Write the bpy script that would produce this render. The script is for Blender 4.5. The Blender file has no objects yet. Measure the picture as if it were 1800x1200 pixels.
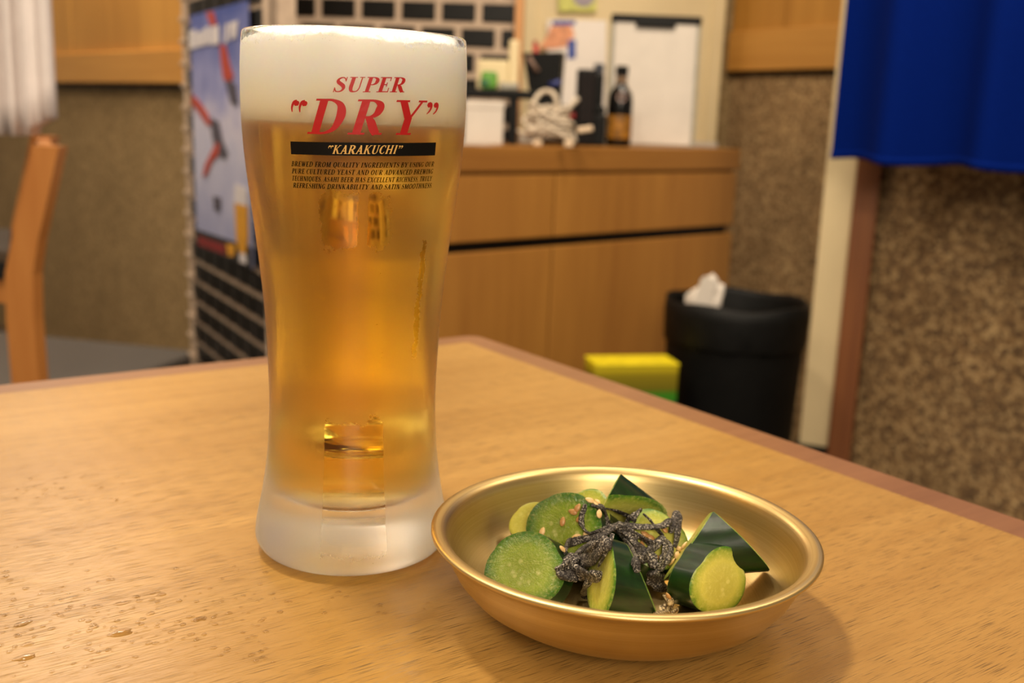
import bpy, bmesh, math, random
from math import sin, cos, pi, radians, sqrt, atan2
from mathutils import Vector, Matrix
from mathutils.bvhtree import BVHTree

S = bpy.context.scene
DEBUG = False
COL = S.collection
random.seed(7)

# ------------------------------------------------------------------ camera
FPX, PITCH, ROLL, CAMZ = 1842.0, 0.21091, 0.038, 0.160
CAM = Vector((0, 0, CAMZ))
FW = Vector((0, cos(PITCH), -sin(PITCH)))
DN = Vector((0, -sin(PITCH), -cos(PITCH)))
EX = Vector((1, 0, 0)) * cos(ROLL) - DN * sin(ROLL)
EY = Vector((1, 0, 0)) * sin(ROLL) + DN * cos(ROLL)
cd = bpy.data.cameras.new('camera')
cam = bpy.data.objects.new('camera', cd)
COL.objects.link(cam)
M3 = Matrix((EX, -EY, -FW)).transposed()
cam.matrix_world = Matrix.Translation(CAM) @ M3.to_4x4()
cd.sensor_width = 36.0
cd.lens = 36.0 * FPX / 1800.0
cd.clip_start = 0.01
cd.dof.use_dof = True
cd.dof.focus_distance = 0.330
cd.dof.aperture_fstop = 12.0
cd.dof.aperture_blades = 0
S.camera = cam

# ------------------------------------------------------------------ world, lights, exposure
w = bpy.data.worlds.new('world')
S.world = w
w.use_nodes = True
w.node_tree.nodes['Background'].inputs[0].default_value = (1.0, 0.84, 0.64, 1)
w.node_tree.nodes['Background'].inputs[1].default_value = 0.20
WARM = (1.0, 0.85, 0.66)


def area(name, loc, size, power, target, color=WARM, shape='DISK', spread=180):
    l = bpy.data.lights.new(name, 'AREA')
    l.shape = shape
    l.size = size
    l.energy = power
    l.color = color
    l.spread = radians(spread)
    o = bpy.data.objects.new(name, l)
    COL.objects.link(o)
    o.location = loc
    o.rotation_euler = (Vector(target) - Vector(loc)).to_track_quat('-Z', 'Y').to_euler()
    return o


area('downlight_table', (-0.40, 0.60, 1.45), 0.18, 11.5, (0.0, 0.38, 0))
area('fill_left_table', (-0.85, 0.50, 1.05), 0.60, 5.5, (-0.2, 0.35, 0))  # added soft fill, hung low to brighten the left of the table
area('fill_behind_viewer', (0.2, -1.7, 1.15), 1.0, 27, (0.0, 1.2, 0.0))  # added broad fill for surfaces facing the camera, no fixture there
area('downlight_counter', (0.2, 1.45, 1.6), 0.5, 13, (0.4, 2.5, 0.0))
area('downlight_bench', (-1.30, 2.9, 1.55), 0.7, 18, (-1.3, 3.0, 0.0))
area('fill_left_wall', (-1.2, 1.7, 1.6), 0.5, 16, (-1.5, 3.2, 0.1))  # extra fill added to lift the dark left wall
area('downlight_door', (1.0, 1.0, 1.65), 0.45, 14, (1.1, 2.0, 0))
S.view_settings.view_transform = 'Standard'
S.view_settings.look = 'None'
S.view_settings.gamma = 1.0
S.view_settings.use_curve_mapping = False
S.view_settings.exposure = 0.55
cy = S.cycles
cy.max_bounces = 20
cy.transmission_bounces = 16
cy.transparent_max_bounces = 16
cy.glossy_bounces = 6
cy.diffuse_bounces = 4
cy.caustics_reflective = True
cy.caustics_refractive = True
cy.blur_glossy = 0.5
cy.sample_clamp_indirect = 6.0
cy.use_denoising = True


# ------------------------------------------------------------------ helpers
def ray(x, y):
    return (FW * FPX + EX * (x - 900) + EY * (y - 600)).normalized()


def at(x, y, Y):
    r = ray(x, y)
    return CAM + r * (Y / r.y)


def onz(x, y, z=0.0):
    r = ray(x, y)
    return CAM + r * ((z - CAMZ) / r.z)


def lin(c):
    return tuple((v / 12.92 if v <= 0.04045 else ((v + 0.055) / 1.055) ** 2.4) for v in [k / 255.0 for k in c[:3]]) + (1,)


def new_mat(name):
    m = bpy.data.materials.new(name)
    m.use_nodes = True
    nt = m.node_tree
    b = nt.nodes['Principled BSDF']
    return m, nt, b


def nd(nt, t, **kw):
    n = nt.nodes.new(t)
    for k, v in kw.items():
        if k.startswith('i_'):
            n.inputs[k[2:].replace('_', ' ')].default_value = v
        else:
            setattr(n, k, v)
    return n


def ramp(nt, src, stops):
    r = nt.nodes.new('ShaderNodeValToRGB')
    e = r.color_ramp.elements
    e[0].position, e[0].color = stops[0]
    e[1].position, e[1].color = stops[-1]
    for p, c in stops[1:-1]:
        k = e.new(p)
        k.color = c
    nt.links.new(src, r.inputs[0])
    return r.outputs[0]


def coords(nt, scale=(1, 1, 1), rot=(0, 0, 0)):
    tc = nt.nodes.new('ShaderNodeTexCoord')
    mp = nt.nodes.new('ShaderNodeMapping')
    mp.inputs['Scale'].default_value = scale
    mp.inputs['Rotation'].default_value = rot
    nt.links.new(tc.outputs['Object'], mp.inputs[0])
    return mp.outputs[0]


def noise(nt, vec, scale=1, detail=4, rough=0.55):
    n = nt.nodes.new('ShaderNodeTexNoise')
    n.inputs['Scale'].default_value = scale
    n.inputs['Detail'].default_value = detail
    n.inputs['Roughness'].default_value = rough
    if vec is not None:
        nt.links.new(vec, n.inputs['Vector'])
    return n.outputs[0]


def mix(nt, fac, a, b, mode='MIX'):
    n = nt.nodes.new('ShaderNodeMix')
    n.data_type = 'RGBA'
    n.blend_type = mode
    for i, v in ((0, fac), (6, a), (7, b)):
        if hasattr(v, 'is_linked'):
            nt.links.new(v, n.inputs[i])
        else:
            n.inputs[i].default_value = v
    return n.outputs[2]


def mth(nt, op, a, b=None, c=None, clamp=False):
    n = nt.nodes.new('ShaderNodeMath')
    n.operation = op
    n.use_clamp = clamp
    for i, v in enumerate((a, b, c)):
        if v is None:
            continue
        if hasattr(v, 'is_linked'):
            nt.links.new(v, n.inputs[i])
        else:
            n.inputs[i].default_value = v
    return n.outputs[0]


def sstep(nt, v, lo, hi):
    n = nt.nodes.new('ShaderNodeMapRange')
    n.interpolation_type = 'SMOOTHSTEP'
    n.inputs[1].default_value = lo
    n.inputs[2].default_value = hi
    nt.links.new(v, n.inputs[0])
    return n.outputs[0]


def bump(nt, bsdf, h, strength=0.3, dist=0.001):
    b = nt.nodes.new('ShaderNodeBump')
    b.inputs['Strength'].default_value = strength
    b.inputs['Distance'].default_value = dist
    nt.links.new(h, b.inputs['Height'])
    nt.links.new(b.outputs[0], bsdf.inputs['Normal'])


def plain(name, rgb, rough=0.5, metal=0.0, var=0.10, scale=60, spec=0.5):
    m, nt, b = new_mat(name)
    n = noise(nt, coords(nt), scale, 3)
    c = lin(rgb)
    d = tuple(v * (1 - 2 * var) for v in c[:3]) + (1,)
    e = tuple(min(1, v * (1 + var)) for v in c[:3]) + (1,)
    nt.links.new(ramp(nt, n, [(0.3, d), (0.7, e)]), b.inputs['Base Color'])
    b.inputs['Roughness'].default_value = rough
    b.inputs['Metallic'].default_value = metal
    b.inputs['Specular IOR Level'].default_value = spec
    return m


def wood(name, light, dark, along=6.0, across=120.0, axis=0, rough=0.4, pores=0.0, spec=0.5):
    m, nt, b = new_mat(name)
    sc = [across, across, across]
    sc[axis] = along
    v = coords(nt, tuple(sc))
    big = [x * 0.12 for x in sc]
    big[axis] = along * 0.35
    v2 = coords(nt, tuple(big))
    n1 = noise(nt, v, 1.0, 5, 0.6)
    n2 = noise(nt, v2, 1.0, 3, 0.5)
    f = mth(nt, 'ADD', mth(nt, 'MULTIPLY', n1, 0.45), mth(nt, 'MULTIPLY', n2, 0.55))
    c = ramp(nt, f, [(0.34, lin(dark)), (0.66, lin(light))])
    if pores > 0:
        ps = [2900.0, 2900.0, 2900.0]
        ps[axis] = 80.0
        p = noise(nt, coords(nt, tuple(ps)), 1.0, 2, 0.5)
        pm = sstep(nt, p, 0.54, 0.66)
        zone = sstep(nt, noise(nt, coords(nt, tuple([x * 0.25 for x in sc])), 1.0, 2), 0.35, 0.65)
        pm = mth(nt, 'MULTIPLY', pm, mth(nt, 'MULTIPLY_ADD', zone, 0.55, 0.45))
        c = mix(nt, mth(nt, 'MULTIPLY', pm, pores), c, lin([k * 0.55 for k in dark]))
        bump(nt, b, mth(nt, 'SUBTRACT', 1.0, pm), 0.25, 0.0003)
    nt.links.new(c, b.inputs['Base Color'])
    b.inputs['Roughness'].default_value = rough
    b.inputs['Specular IOR Level'].default_value = spec
    return m


def link(name, me, mat=None, parent=None, smooth=False):
    o = bpy.data.objects.new(name, me)
    COL.objects.link(o)
    if mat is not None and not me.materials:
        me.materials.append(mat)
    if parent is not None:
        o.parent = parent
    if smooth:
        for p in me.polygons:
            p.use_smooth = True
    return o


def obj(name, bm, mat, parent=None, smooth=False):
    me = bpy.data.meshes.new(name)
    bmesh.ops.recalc_face_normals(bm, faces=bm.faces[:])
    bm.to_mesh(me)
    bm.free()
    return link(name, me, mat, parent, smooth)


def smooth_by_angle(o, deg=40):
    me = o.data
    me.polygons.foreach_set('use_smooth', [True] * len(me.polygons))
    bm = bmesh.new()
    bm.from_mesh(me)
    for e in bm.edges:
        e.smooth = not (len(e.link_faces) == 2 and e.calc_face_angle(0) > radians(deg))
    bm.to_mesh(me)
    bm.free()
    return o


def thing(name, label, cat, loc=(0, 0, 0), rz=0.0, group=None):
    o = bpy.data.objects.new(name, None)
    COL.objects.link(o)
    o.empty_display_size = 0.02
    o.location = loc
    o.rotation_euler = (0, 0, rz)
    return tag(o, label, cat, group)


def tag(o, label, cat, group=None):
    o['label'] = label
    o['category'] = cat
    if group:
        o['group'] = group
    return o


def struct(o, label=None):
    o['kind'] = 'structure'
    if label:
        o['label'] = label
    return o


def box(bm, lo, hi, bev=0.0, M=None, seg=2):
    r = bmesh.ops.create_cube(bm, size=1.0)
    vs = r['verts']
    lo, hi = Vector(lo), Vector(hi)
    for v in vs:
        v.co = Vector([lo[i] + (v.co[i] + 0.5) * (hi[i] - lo[i]) for i in range(3)])
    geom = vs
    if bev > 0:
        es = list({e for v in vs for e in v.link_edges})
        g = bmesh.ops.bevel(bm, geom=es, offset=bev, segments=seg, affect='EDGES', profile=0.5)
        geom = list({v for f in g['faces'] for v in f.verts} | set(v for v in vs if v.is_valid))
    if M is not None:
        for v in geom:
            v.co = M @ v.co
    return geom


def boxobj(name, lo, hi, mat, parent=None, bev=0.0, M=None):
    bm = bmesh.new()
    box(bm, lo, hi, bev, M)
    return obj(name, bm, mat, parent)


def lathe(bm, prof, seg=96, center=(0, 0), close=False):
    rings = []
    for r, z in prof:
        if r < 1e-7:
            rings.append([bm.verts.new((center[0], center[1], z))])
        else:
            rings.append([bm.verts.new((center[0] + r * cos(2 * pi * k / seg), center[1] + r * sin(2 * pi * k / seg), z)) for k in range(seg)])
    pairs = list(zip(rings[:-1], rings[1:]))
    if close:
        pairs.append((rings[-1], rings[0]))
    for a, b in pairs:
        for k in range(seg):
            k2 = (k + 1) % seg
            if len(a) == 1 and len(b) == 1:
                continue
            if len(a) == 1:
                bm.faces.new((a[0], b[k2], b[k]))
            elif len(b) == 1:
                bm.faces.new((a[k], a[k2], b[0]))
            else:
                bm.faces.new((a[k], a[k2], b[k2], b[k]))


def catmull(pts, n=8):
    pts = [Vector(p) for p in pts]
    if len(pts) < 3:
        return [pts[0].lerp(pts[-1], i / n) for i in range(n + 1)]
    out = []
    for i in range(len(pts) - 1):
        p0 = pts[max(i - 1, 0)]
        p1, p2 = pts[i], pts[i + 1]
        p3 = pts[min(i + 2, len(pts) - 1)]
        for k in range(n):
            t = k / n
            out.append(0.5 * ((2 * p1) + (p2 - p0) * t + (2 * p0 - 5 * p1 + 4 * p2 - p3) * t * t + (3 * p1 - p0 - 3 * p2 + p3) * t ** 3))
    out.append(pts[-1])
    return out


def tube(bm, pts, rad, seg=8, flat=1.0, wob=0.0, rng=None, twist=0.0):
    """sweep an ellipse (rad x rad*flat) along pts; rad a number or a list"""
    pts = [Vector(p) for p in pts]
    n = len(pts)
    if not hasattr(rad, '__len__'):
        rad = [rad] * n
    rings = []
    up = Vector((0.13, 0.21, 0.97))
    t0 = (pts[1] - pts[0]).normalized()
    nrm = t0.cross(up).normalized()
    for i in range(n):
        t = (pts[min(i + 1, n - 1)] - pts[max(i - 1, 0)]).normalized()
        nrm = (nrm - t * nrm.dot(t)).normalized()
        b = t.cross(nrm)
        a0 = twist * i
        ring = []
        for k in range(seg):
            a = 2 * pi * k / seg
            f = 1.0 + (rng.uniform(-wob, wob) if rng else 0)
            u, v = cos(a) * rad[i] * f, sin(a) * rad[i] * flat * f
            u, v = u * cos(a0) - v * sin(a0), u * sin(a0) + v * cos(a0)
            ring.append(bm.verts.new(pts[i] + nrm * u + b * v))
        rings.append(ring)
    for a, b in zip(rings[:-1], rings[1:]):
        for k in range(seg):
            k2 = (k + 1) % seg
            bm.faces.new((a[k], a[k2], b[k2], b[k]))
    bm.faces.new(rings[0][::-1])
    bm.faces.new(rings[-1])


def frame_m(origin, xdir, up=(0, 0, 1)):
    """matrix: local x along xdir, local z up, local y = up x x"""
    x = Vector(xdir).normalized()
    z = Vector(up).normalized()
    y = z.cross(x).normalized()
    z = x.cross(y)
    m = Matrix((x, y, z)).transposed().to_4x4()
    return Matrix.Translation(Vector(origin)) @ m


# ------------------------------------------------------------------ materials of the room
M_table = wood('oak_veneer', (176, 136, 72), (150, 110, 50), along=5, across=110, axis=0, rough=0.33, pores=0.85)
M_band = wood('table_edge_wood', (138, 96, 62), (116, 78, 48), along=6, across=160, axis=0, rough=0.4)
M_chair = wood('chair_wood', (196, 132, 66), (170, 104, 44), along=5, across=60, axis=2, rough=0.45)
M_cab = wood('cabinet_wood', (170, 118, 50), (146, 96, 38), along=2.5, across=34, axis=2, rough=0.5)
M_cabtop = wood('cabinet_top_wood', (160, 110, 46), (136, 88, 34), along=3, across=50, axis=0, rough=0.5)
M_panel = wood('wall_panel_wood', (196, 142, 62), (168, 116, 44), along=2.0, across=26, axis=2, rough=0.5)
M_rail = wood('wall_rail_wood', (204, 150, 72), (180, 126, 54), along=2.0, across=40, axis=0, rough=0.5)
M_jamb = wood('red_brown_post_wood', (138, 84, 42), (112, 62, 30), along=3, across=60, axis=2, rough=0.5)
M_lightpost = wood('pale_post_wood', (206, 150, 92), (184, 126, 70), along=3, across=60, axis=2, rough=0.5)
M_cream = plain('cream_paint', (222, 202, 158), 0.55, var=0.03, scale=8)
M_black = plain('black_plastic', (7, 7, 6), 0.5, var=0.2, spec=0.2)
M_dark = plain('dark_base', (14, 14, 12), 0.6, spec=0.2)
M_white = plain('white_paper', (206, 197, 186), 0.7, var=0.03, scale=20)
M_grey = plain('grey_metal', (150, 146, 132), 0.45)
M_ceiling = plain('ceiling_paint', (226, 212, 186), 0.8, var=0.02, scale=4)
M_floor = plain('dark_floor', (74, 62, 52), 0.55, var=0.15, scale=10)
M_greyfab = plain('grey_seat_fabric', (84, 78, 73), 0.85, var=0.12, scale=300)


def pebble(name, cols, scale, bumpd=0.002):
    m, nt, b = new_mat(name)
    v = coords(nt)
    vo = nt.nodes.new('ShaderNodeTexVoronoi')
    vo.inputs['Scale'].default_value = scale
    nt.links.new(v, vo.inputs['Vector'])
    sep = nt.nodes.new('ShaderNodeSeparateColor')
    nt.links.new(vo.outputs['Color'], sep.inputs[0])
    n2 = noise(nt, v, scale * 0.8, 5, 0.75)
    f = mth(nt, 'ADD', mth(nt, 'MULTIPLY', sep.outputs[0], 0.45), mth(nt, 'MULTIPLY', n2, 0.6))
    k = len(cols)
    c = ramp(nt, f, [(0.22 + 0.56 * i / (k - 1), lin(cc)) for i, cc in enumerate(cols)])
    n3 = noise(nt, v, 5, 3)
    c = mix(nt, mth(nt, 'MULTIPLY', sstep(nt, n3, 0.3, 0.7), 0.25), c, lin(cols[0]))
    nt.links.new(c, b.inputs['Base Color'])
    b.inputs['Roughness'].default_value = 0.8
    bump(nt, b, vo.outputs['Distance'], 0.5, bumpd)
    return m


M_stone = pebble('washed_pebble_plaster', [(58, 44, 28), (106, 80, 50), (140, 110, 70), (190, 160, 112)], 130)
M_stone3 = pebble('mid_pebble_plaster', [(84, 66, 42), (132, 104, 68), (160, 128, 86), (196, 166, 118)], 130)
M_stone2 = pebble('brown_sand_plaster', [(108, 86, 50), (142, 116, 74), (156, 128, 84), (180, 150, 104)], 130, 0.001)

# ------------------------------------------------------------------ room shell
FLOOR = -0.72
CEIL = 1.75
o = struct(boxobj('floor', (-4.5, -2.5, FLOOR - 0.05), (3.5, 6.0, FLOOR), M_floor), 'dark floor of the restaurant')
o = struct(boxobj('ceiling', (-4.5, -2.5, CEIL), (3.5, 6.0, CEIL + 0.05), M_ceiling), 'pale ceiling over the room')


def wall_run(name, p0, p1, z0, z1, mat, label, thick=0.08):
    """vertical slab from p0 to p1 in plan; its front (local -y) looks at the room"""
    p0, p1 = Vector((p0[0], p0[1], 0)), Vector((p1[0], p1[1], 0))
    M = frame_m(p0, p1 - p0)
    bm = bmesh.new()
    box(bm, (0, 0, z0), ((p1 - p0).length, thick, z1))
    o = obj(name, bm, mat)
    o.matrix_world = M
    return struct(o, label), (p1 - p0).length


# left wall: brown plaster dado, rail, wood panelling above
LW0, LW1 = at(-260, 150, 5.6), at(338, 150, 2.82)
zr = 0.212
wl, L = wall_run('wall_left', LW0.xy, LW1.xy, FLOOR, CEIL, M_stone2, 'brown plastered wall with wood panelling above a rail')
boxobj('wall_rail', (0, -0.030, zr), (L, 0.0, zr + 0.09), M_rail, wl, 0.004)
boxobj('rail_shadow_strip', (0, -0.012, zr - 0.012), (L, 0.0, zr), M_dark, wl)  # solid dark strip standing in for the shade under the rail
npan = 5
for k in range(npan):
    a, b_ = L * k / npan, L * (k + 1) / npan
    boxobj('panel', (a + 0.002, -0.016, zr + 0.09), (b_ - 0.002, 0.0, CEIL), M_panel, wl, 0.002)

# tiled pillar (left face) and tiled wall to the right of it
M_grout = plain('pale_grout', (186, 164, 142), 0.7, var=0.06, scale=50)
M_brick = plain('glossy_black_brick', (12, 10, 7), 0.35, var=0.3, scale=40, spec=0.2)
PB0, PB1 = at(336, 300, 2.40), at(474, 300, 1.886)


def brick_face(parent, L, z0, z1, pitch, rowh, gt, me_cache, phase=0.0, zref=0.0, bw=0.97):
    nrow0 = int(math.ceil((z0 - zref) / rowh))
    nrow1 = int(math.floor((z1 - zref) / rowh))
    for r in range(nrow0, nrow1):
        zc = zref + (r + 0.5) * rowh
        off = phase + (0.5 * pitch if r % 2 else 0.0)
        x = off - pitch
        while x < L:
            a, b_ = max(0.004, x + gt / 2), min(L - 0.004, x + pitch - gt / 2)
            x += pitch
            if b_ - a < 0.012:
                continue
            key = round(b_ - a, 4)
            if key not in me_cache:
                bm = bmesh.new()
                box(bm, (-(b_ - a) / 2, -0.006, -(rowh - gt) / 2), ((b_ - a) / 2, 0.006, (rowh - gt) / 2), 0.002, seg=1)
                me = bpy.data.meshes.new('brick')
                bmesh.ops.recalc_face_normals(bm, faces=bm.faces[:])
                bm.to_mesh(me)
                bm.free()
                me.materials.append(M_brick)
                me_cache[key] = me
            o = bpy.data.objects.new('brick', me_cache[key])
            COL.objects.link(o)
            o.parent = parent
            o.location = ((a + b_) / 2, 0.002, zc)


pl, L = wall_run('pillar', PB0.xy, PB1.xy, FLOOR, CEIL, M_grout, 'square pillar faced with black bricks and pale raised joints', 0.05)
cache = {}
brick_face(pl, L, -0.56, 0.60, 0.094, 0.0475, 0.011, cache, 0.02, at(336, 345, 2.40).z)
# raised pale corner beads at both ends of the brick face
boxobj('corner_bead', (-0.012, -0.010, FLOOR), (0.006, 0.03, CEIL), M_grout, pl, 0.003)
boxobj('corner_bead', (L - 0.008, -0.008, FLOOR), (L, 0.02, CEIL), M_grout, pl, 0.003)
for r in range(24):
    z = at(336, 345, 2.40).z - 0.42 + r * 0.0475
    if z < 0.6:
        boxobj('joint_ridge', (-0.030, -0.012, z - 0.005), (0.012, 0.012, z + 0.005), M_grout, pl, 0.002)

TB0, TB1 = at(466, 40, 2.48), at(906, 60, 2.46)
tw, L = wall_run('wall_back', TB0.xy, TB1.xy, FLOOR, CEIL, M_grout, 'wall of black bricks with pale joints behind the beer mug', 0.06)
brick_face(tw, L, 0.0, 0.66, 0.0910, 0.0552, 0.0150, cache, 0.032, at(905, 47, 2.46).z)
pp = at(912, 60, 2.46)
o = struct(boxobj('trim_1', (pp.x - 0.009, pp.y - 0.02, FLOOR), (pp.x + 0.009, pp.y + 0.08, CEIL), M_lightpost), 'slim pale wood post beside the black bricks')

# wall behind the cream door, with wood panelling further right
EB0, EB1 = at(880, 200, 2.95), at(1300, 200, 3.02)
we, L = wall_run('wall_end', EB0.xy, EB1.xy, FLOOR, CEIL, M_stone2, 'brown plaster wall behind the cream door')
d0, d1 = at(918, 100, 2.90), at(1268, 100, 2.94)
Md = frame_m((d0.x, d0.y, 0), Vector((d1.x - d0.x, d1.y - d0.y, 0)))
Ld = (d1 - d0).xy.length
bm = bmesh.new()
box(bm, (0, 0, 0.085), (Ld, 0.03, 1.2), 0.003)
dr = struct(obj('door_1', bm, M_cream), 'cream sliding door behind the counter')
dr.matrix_world = Md
boxobj('door_stile', (Ld - 0.035, -0.012, 0.09), (Ld, 0.0, 1.2), M_cream, dr, 0.003)
boxobj('door_stile', (0.0, -0.012, 0.09), (0.035, 0.0, 1.2), M_cream, dr, 0.003)
boxobj('door_rail', (0.0, -0.016, 0.085), (Ld + 0.004, 0.0, 0.112), M_white, dr, 0.003)

RB0, RB1 = at(1272, 300, 3.00), at(1462, 300, 2.66)
wr, L = wall_run('wall_corner', RB0.xy, RB1.xy, FLOOR, CEIL, M_stone3, 'pebble plaster wall with wood panelling above, beside the cabinet')
zb = at(1362, 124, 2.84).z
boxobj('wall_rail', (0, -0.022, zb), (L, 0.0, zb + 0.106), M_rail, wr, 0.004)
boxobj('rail_shadow_strip', (0, -0.010, zb - 0.010), (L, 0.0, zb), M_dark, wr)  # shade below this rail, made as a dark strip
for k in range(2):
    boxobj('panel', (L * k / 2 + 0.002, -0.012, zb + 0.106), (L * (k + 1) / 2 - 0.002, 0.0, CEIL), M_panel, wr, 0.002)

# cream post, red-brown jamb, near pebble wall
c0, c1 = at(1404, 780, 2.22), at(1452, 780, 2.20)
zbot = c0.z
cw = (c1 - c0).length
Mp = frame_m((c0.x, c0.y, 0), Vector((c1.x - c0.x, c1.y - c0.y, 0)))
cp = struct(boxobj('trim_2', (0, 0, zbot), (cw + 0.004, 0.06, CEIL), M_cream, None, 0.003), 'cream painted post at the doorway')
cp.matrix_world = Mp
pb = struct(boxobj('baseboard_right', (-0.01, -0.012, FLOOR), (cw + 0.004, 0.06, zbot), M_dark, None, 0.003), 'black plinth under the cream post')
pb.matrix_world = Mp
j = struct(boxobj('trim_3', (cw + 0.004, -0.02, FLOOR), (cw + 0.052, 0.06, CEIL), M_jamb, None, 0.003), 'red-brown wooden door post')
j.matrix_world = Mp
wp0 = Mp @ Vector((cw + 0.050, 0.004, 0))
wn, L = wall_run('wall_right', wp0.xy, (wp0.x + 0.9, wp0.y - 1.1), FLOOR, CEIL, M_stone, 'coarse brown pebble plaster wall under the blue curtain')

# ------------------------------------------------------------------ table
TROT = radians(35.9)
TC = Vector((-0.0278, 0.7667, 0))
tb = thing('dining_table', 'oak veneered table with darker edge band under the mug', 'table', TC, TROT)
TL, TWD, BW, TH = 1.15, 0.80, 0.020, 0.032
boxobj('tabletop', (-TL + BW, -TWD + BW, -TH), (-BW, -BW, 0), M_table, tb)
for (lo, hi) in (((-TL, -BW, -TH), (0, 0, -0.0002)), ((-TL, -TWD, -TH), (0, -TWD + BW, -0.0002)),
                 ((-TL, -TWD + BW, -TH), (-TL + BW, -BW, -0.0002)), ((-BW, -TWD + BW, -TH), (0, -BW, -0.0002))):
    bm = bmesh.new()
    box(bm, lo, hi)
    if hi[1] == 0 and lo[0] == -TL:
        es = [e for e in bm.edges if all(abs(v.co.x) < 1e-6 and abs(v.co.y) < 1e-6 for v in e.verts)]
        bmesh.ops.bevel(bm, geom=es, offset=0.010, segments=5, affect='EDGES', profile=0.5)
    obj('edge_band', bm, M_band, tb)
for sx, sy in ((-0.08, -0.08), (-TL + 0.08, -0.08), (-0.08, -TWD + 0.08), (-TL + 0.08, -TWD + 0.08)):
    boxobj('leg', (sx - 0.03, sy - 0.03, FLOOR), (sx + 0.03, sy + 0.03, -TH), M_band, tb, 0.004)
TM = Matrix.Translation(TC) @ Matrix.Rotation(TROT, 4, 'Z')

# ------------------------------------------------------------------ beer mug
MX, MY = -0.0576, 0.3723
PROF = [(0.0005, 0.0300), (0.0020, 0.0335), (0.0058, 0.0356), (0.0105, 0.0354), (0.0150, 0.0346), (0.0224, 0.0331), (0.0309, 0.0318), (0.04, 0.0308), (0.0490, 0.0303), (0.0573, 0.0301),
        (0.0665, 0.0303), (0.0764, 0.0307), (0.0894, 0.0314), (0.1011, 0.0324), (0.1136, 0.0338), (0.1233, 0.0350), (0.1335, 0.0363), (0.1400, 0.0371),
        (0.1483, 0.0379), (0.1561, 0.0384), (0.1629, 0.0386), (0.1724, 0.0386), (0.1800, 0.0383), (0.1842, 0.0380)]


def smooth_profile(pr, n):
    pts = catmull([Vector((r, z, 0)) for z, r in pr], n)
    return [(p.x, p.y) for p in pts]


OUT = smooth_profile(PROF, 4)


def r_out(z):
    for (r0, z0), (r1, z1) in zip(OUT[:-1], OUT[1:]):
        if z <= z1:
            t = 0 if z1 == z0 else max(0, (z - z0) / (z1 - z0))
            return r0 + (r1 - r0) * t
    return OUT[-1][0]


BEERZ = 0.1566
wall_t = lambda z: 0.0026 + 0.0016 * max(0, 1 - z / 0.12)
INZ0 = 0.0198
inner = [(0.0, INZ0), (0.010, INZ0 + 0.0001), (0.018, INZ0 + 0.0008), (0.0235, INZ0 + 0.0030), (0.0262, INZ0 + 0.0070)]
for k in range(1, 27):
    z = INZ0 + 0.0105 + (0.1835 - INZ0 - 0.0105) * k / 26
    inner.append((r_out(z) - wall_t(z), z))


def r_in(z):
    for (r0, z0), (r1, z1) in zip(inner[:-1], inner[1:]):
        if z <= z1:
            t = 0 if z1 == z0 else max(0, (z - z0) / (z1 - z0))
            return r0 + (r1 - r0) * t
    return inner[-1][0]


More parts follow.
